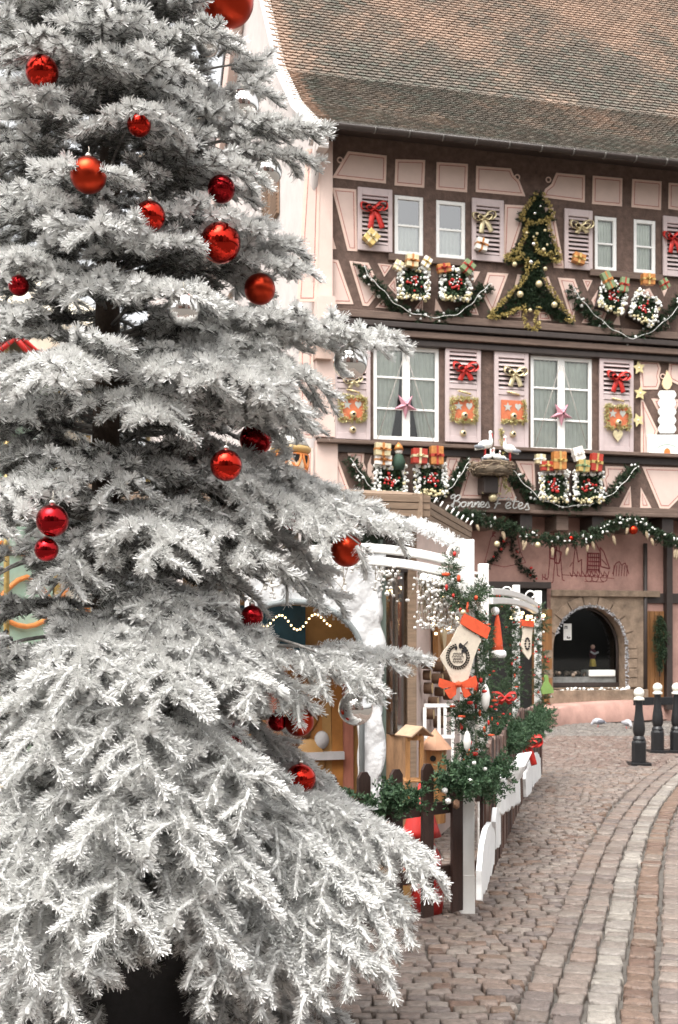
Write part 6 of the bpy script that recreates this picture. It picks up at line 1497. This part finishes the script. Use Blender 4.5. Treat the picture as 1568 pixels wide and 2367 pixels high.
o, c = ftng('gold_heart', 'gold wooden heart below the plaque beside the yellow stars', 'heart', 1427, 1006, .10); b = MB(); b.prism(hp(2.2, 0, 0), 0, -.03); b.build('heart_board', m_pgold, o, bevel=.01)

# stork nest on its bracket
D8 = lambda x, y: (1039.9 + .12895 * x, 982.1 + .12895 * y)
s0, z0 = fac(*D8(770, 790), .45); o = thing('stork_nest', 'round twig nest fixed to the wall between the two lower window ledges', 'nest', fw(s0, .40, z0), TH); rg = random.Random(12); b = MB()
for i in range(230):
    q = rg.uniform(0, 6.28); r = rg.uniform(.30, .43); h = rg.uniform(-.12, .12); l = rg.uniform(.2, .5)
    pts = [Vector(((r + .02 * k) * math.cos(q + l * (k - 1)), (r + .02 * k) * .9 * math.sin(q + l * (k - 1)), h + rg.uniform(-.03, .03))) for k in range(3)]
    if h < -.04: pts = [p * .86 if False else Vector((p.x * .86, p.y * .86, p.z)) for p in pts]
    b.tube(pts, rg.uniform(.006, .013), 4)
b.build('twigs', M('nest_twig', (.26, .20, .14), .9, var=.5, vs=20), o)
b = MB(); b.lathe([(.05, -.12), (.36, -.10), (.38, .02), (.02, .05)], n=20); b.build('nest_bed', M('nest_inner', (.13, .10, .07), .95, var=.4), o)
b = MB(); b.span((-.16, .0, -.46), (.14, .36, -.13)); b.build('bracket', m_gutter, o, bevel=.02)
def stork(label, px, n, mirror=1, scale=1.0, legs=True):
    s, z = fac(*D8(*px), n); o = thing('stork_figure', label, 'stork', fw(s, n, z), TH, 'toy storks on the nest'); k = scale; m = mirror
    b = MB(); pts = [(-.24*m, 0, -.06), (-.15*m, 0, .0), (-.05*m, 0, .05), (.05*m, 0, .07), (.10*m, 0, .12), (.10*m, 0, .20), (.095*m, 0, .27), (.10*m, 0, .31), (.12*m, 0, .33)]
    rs = [.012, .06, .095, .085, .05, .032, .028, .045, .02]; b.tube([Vector(p) * k for p in crom(pts, 4)], np.interp(np.linspace(0, 8, 33), range(9), rs) * k, 10); b.build('body', m_flow, o)
    b = MB(); b.sphere((-.16*m*k, -.05*k, -.0), .10*k, 0, 12, 8, (1.2, .4, .45)); b.build('wing', M('wing_grey', (.20, .21, .23), .8), o)
    b = MB(); b.tube([(.115*m*k, -.01, .31*k), (.125*m*k, -.03, .25*k), (.12*m*k, -.05, .19*k)], [.014*k, .010*k, .003], 6); b.build('beak', m_redp, o)
    if legs:
        for y in (-.03, .03): b = MB(); b.tube([(-.02*m*k, y, -.03*k), (-.03*m*k, y, -.26*k)], .008, 5); b.build('leg', m_redp, o)
stork('tall toy stork standing at the left of the twig nest', (650, 400), .45, 1, .95)
stork('toy stork with folded neck at the right of the twig nest', (1060, 470), .45, -1, .85)
stork('small toy stork chick at the left inside the nest', (690, 600), .50, 1, .55, False)
stork('small toy stork chick with raised head in the middle of the nest', (840, 600), .55, -1, .6, False)
stork('small toy stork chick at the right inside the nest', (940, 620), .50, -1, .5, False)
o, c = ftng('tinsel_rope', 'pale gold tinsel rope hanging down the shutter into the twig nest', 'garland', *D8(935, 60), .12); P = [Vector((0, 0, 0)), Vector((.01, 0, -.45)), Vector((-.02, -.15, -1.0)), Vector((.0, -.3, -1.28))]; A, B = garland_segs(crom(P, 5), .06, 120, 3); needle_mesh('tinsel', A, B, M('pale_gold_tinsel', (.5, .5, .3), .4), o, per_m=320, ln=.03, wd=.016, rough_n=.9)
o, c = ftng('hanging_ornament', 'gold beads and ball hanging under the nest bracket', 'ornament', *D8(770, 1300), .30); b = MB(); b.sphere((0, 0, 0), .085); b.build('ball', m_pgold, o); b = MB(); rg = random.Random(4)
for i in range(26): b.blob((rg.gauss(0, .10), rg.uniform(-.03, .03), .08 + abs(rg.gauss(.1, .12))), .026)
b.build('beads', m_flowy, o); b = MB(); b.tube(crom([(.0, 0, .07), (.08, 0, .2), (.10, 0, .38), (.05, 0, .48)], 5), .022, 6); b.build('gold_rope', m_tin, o)

# script lettering
D8b = lambda x, y: (1039.9 + .12895 * x, 982.1 + .12895 * y)
s0, z0 = fac(1041, 1175, .20); o = thing('script_sign', 'white rope-light script sign reading Bonnes Fetes under the nest', 'sign', fw(s0, .20, z0), TH)
def stroke(name, pts, r=.014):
    b = MB(); q = crom([Vector((*pp, 0)) for pp in pts], 5); P = []
    for p in q: s, z = fac(p.x, p.y, .20); P.append((s - s0, 0, z - z0))
    b.tube(P, r, 6); b.build(name, M('rope_light_white', (.40, .40, .38), .5, var=.15, vs=40), o)
X = 1043
stroke('letter_b', [(1046,1172),(1050,1160),(1052,1147),(1050,1143),(1044,1146),(1043,1152),(1050,1150),(1060,1144),(1064,1149),(1058,1156),(1051,1158),(1060,1159),(1064,1165),(1058,1172),(1048,1172),(1043,1168),(1048,1164)])
stroke('letter_o', [(1074,1160),(1068,1162),(1066,1168),(1070,1172),(1076,1168),(1077,1162),(1073,1160),(1080,1163)])
stroke('letter_n', [(1081,1172),(1084,1160),(1083,1168),(1090,1160),(1093,1163),(1090,1172),(1095,1170)])
stroke('letter_n', [(1096,1172),(1099,1160),(1098,1168),(1105,1160),(1108,1163),(1105,1172),(1110,1170)])
stroke('letter_e', [(1110,1168),(1118,1165),(1119,1161),(1114,1160),(1111,1166),(1113,1172),(1120,1171)])
stroke('letter_s', [(1121,1171),(1128,1160),(1130,1167),(1131,1172),(1124,1173)])
stroke('letter_f', [(1143,1176),(1148,1165),(1152,1152),(1156,1149)]); stroke('letter_f', [(1142,1154),(1152,1151),(1164,1152),(1168,1149)]); stroke('letter_f', [(1143,1164),(1157,1163)])
stroke('letter_e', [(1168,1171),(1178,1167),(1180,1162),(1174,1161),(1169,1168),(1172,1175),(1181,1173)]); stroke('circumflex', [(1171,1156),(1176,1150),(1180,1157)])
stroke('letter_t', [(1193,1148),(1188,1162),(1186,1172),(1190,1175),(1195,1172)]); stroke('letter_t', [(1183,1158),(1200,1159)])
stroke('letter_e', [(1198,1171),(1206,1168),(1208,1163),(1202,1162),(1198,1169),(1201,1176),(1210,1174)])
stroke('letter_s', [(1212,1174),(1219,1163),(1221,1170),(1223,1177),(1214,1178)])

# shop window display in the stone arch
zs = az0; y_ = y0 + .75
def swt(u, v): s, z = fac(u, v, GN - .3); return s, z
o = thing('display_table', 'dark display counter draped with white cloth inside the arched shop window', 'display', fw(arch_c, GN - .45, zs)); o.rotation_euler.z = TH
b = MB(); b.span((-hw, -.2, .0), (hw, .3, .22)); b.build('counter', M('pale_counter', (.20, .20, .19), .7, var=.3, vs=12), o); b = MB(); x, z = swt(1388, 1550); b.span((x - arch_c - .30, -.25, .22), (x - arch_c + .30, .15, z - zs + .02)); b.build('white_cloth', m_flow, o, bevel=.02)
b = MB(); rg = random.Random(3)
for i in range(16): b.blob((rg.uniform(-hw, hw * .2), rg.uniform(-.2, .1), .25 + rg.uniform(0, .06)), rg.uniform(.03, .06))
b.build('small_goods', M('goods_mixed', (.22, .17, .13), .6, var=.7, vs=8), o)
x, z = swt(1376, 1540); o = thing('figurine', 'small figure in red and grey with yellow skirt standing in the arched shop window', 'figurine', fw(x, GN - .42, z), TH)
b = MB(); b.lathe([(.075, 0), (.06, .12), (.045, .16)], n=12); b.build('skirt', M('mustard', (.55, .40, .08), .8), o); b = MB(); b.lathe([(.05, .16), (.075, .24), (.07, .32), (.03, .36)], n=12); b.build('torso', M('dark_jacket', (.10, .03, .04), .8), o); b = MB(); b.sphere((0, 0, .41), .048); b.build('head', M('doll_skin', (.50, .30, .24), .7), o); b = MB(); b.tube([(-.06, -.03, .31), (.0, -.09, .26), (.10, -.05, .30)], .022, 6); b.build('arm', M('grey_sleeve', (.5, .5, .52), .8), o)
x, z = swt(1309, 1460); o = thing('paper_notice', 'white paper notice with black marks on the arched shop window', 'notice', fw(x, -(-GN - .10 + .34) , z), TH); b = MB(); b.span((-.09, -.004, -.17), (.09, 0, .17)); b.build('paper', m_flow, o); b = MB()
for (x0, z0_, x1, z1_) in ((-.07, .06, -.05, .12), (-.07, .10, -.005, .12), (-.025, .06, -.005, .12), (-.015, -.14, .06, -.12), (-.015, -.14, .005, -.09), (.03, -.12, .06, -.105)): b.span((x0, -.007, z0_), (x1, -.0045, z1_))
b.build('black_marks', m_ink, o)
o = thing('tinsel_arch', 'silver white tinsel rope following the arched shop window', 'garland', fw(a1, GN + .13, az0), TH); P = [Vector((x - a1, 0, z - az0)) for x, z in [(a1 + .01, az0)] + AR[:19]]; A, B = garland_segs(P, .035, 120, 4); needle_mesh('tinsel', A, B, M('silver_tinsel', (.62, .62, .64), .4, .3, var=.5, vs=9), o, per_m=420, ln=.022, wd=.012, rough_n=.9)
o = thing('cotton_snow', 'white cotton snow and shells heaped on the stone sill of the arched window', 'decoration', fw(arch_c, GN + .12, az0 - .10), TH); b = MB(); rg = random.Random(5)
pts = [(-hw - .05, 0, .02), (-hw * .6, -.04, -.02), (-hw * .2, -.03, .0), (hw * .3, -.05, -.03), (hw * .7, -.04, .0), (hw + .05, 0, .10)]; b.tube(crom(pts, 6), [.02 + .03 * abs(math.sin(i * .9)) for i in range(31)], 8, 0); b.build('cotton', m_snow, o); b = MB()
for i in range(46): b.blob((rg.uniform(-hw * .8, hw), rg.uniform(-.06, .04), rg.uniform(.03, .10)), rg.uniform(.015, .035))
b.build('shells', m_flow, o)
s_, z_ = gw(1514, 1480); o = thing('fir_bunch', 'bunch of fir boughs hanging upside down on the orange plank shutter', 'bouquet', fw(s_, GN + .16, z_), TH); A, B = [], []
for i in range(150): t = rg.random(); x = rg.gauss(0, .11) * (1 - abs(t - .4)); A.append((x * .6, -.02, .55 - t * 1.05)); B.append((x, -.02 - rg.random() * .1, .40 - t * 1.05))
far_needles('boughs', np.array(A), np.array(B), o, 240, .05, .014); b = MB(); b.tube([(0, 0, .5), (0, -.02, 0), (.02, 0, -.75)], .02, 6); b.build('stems', m_bark, o)
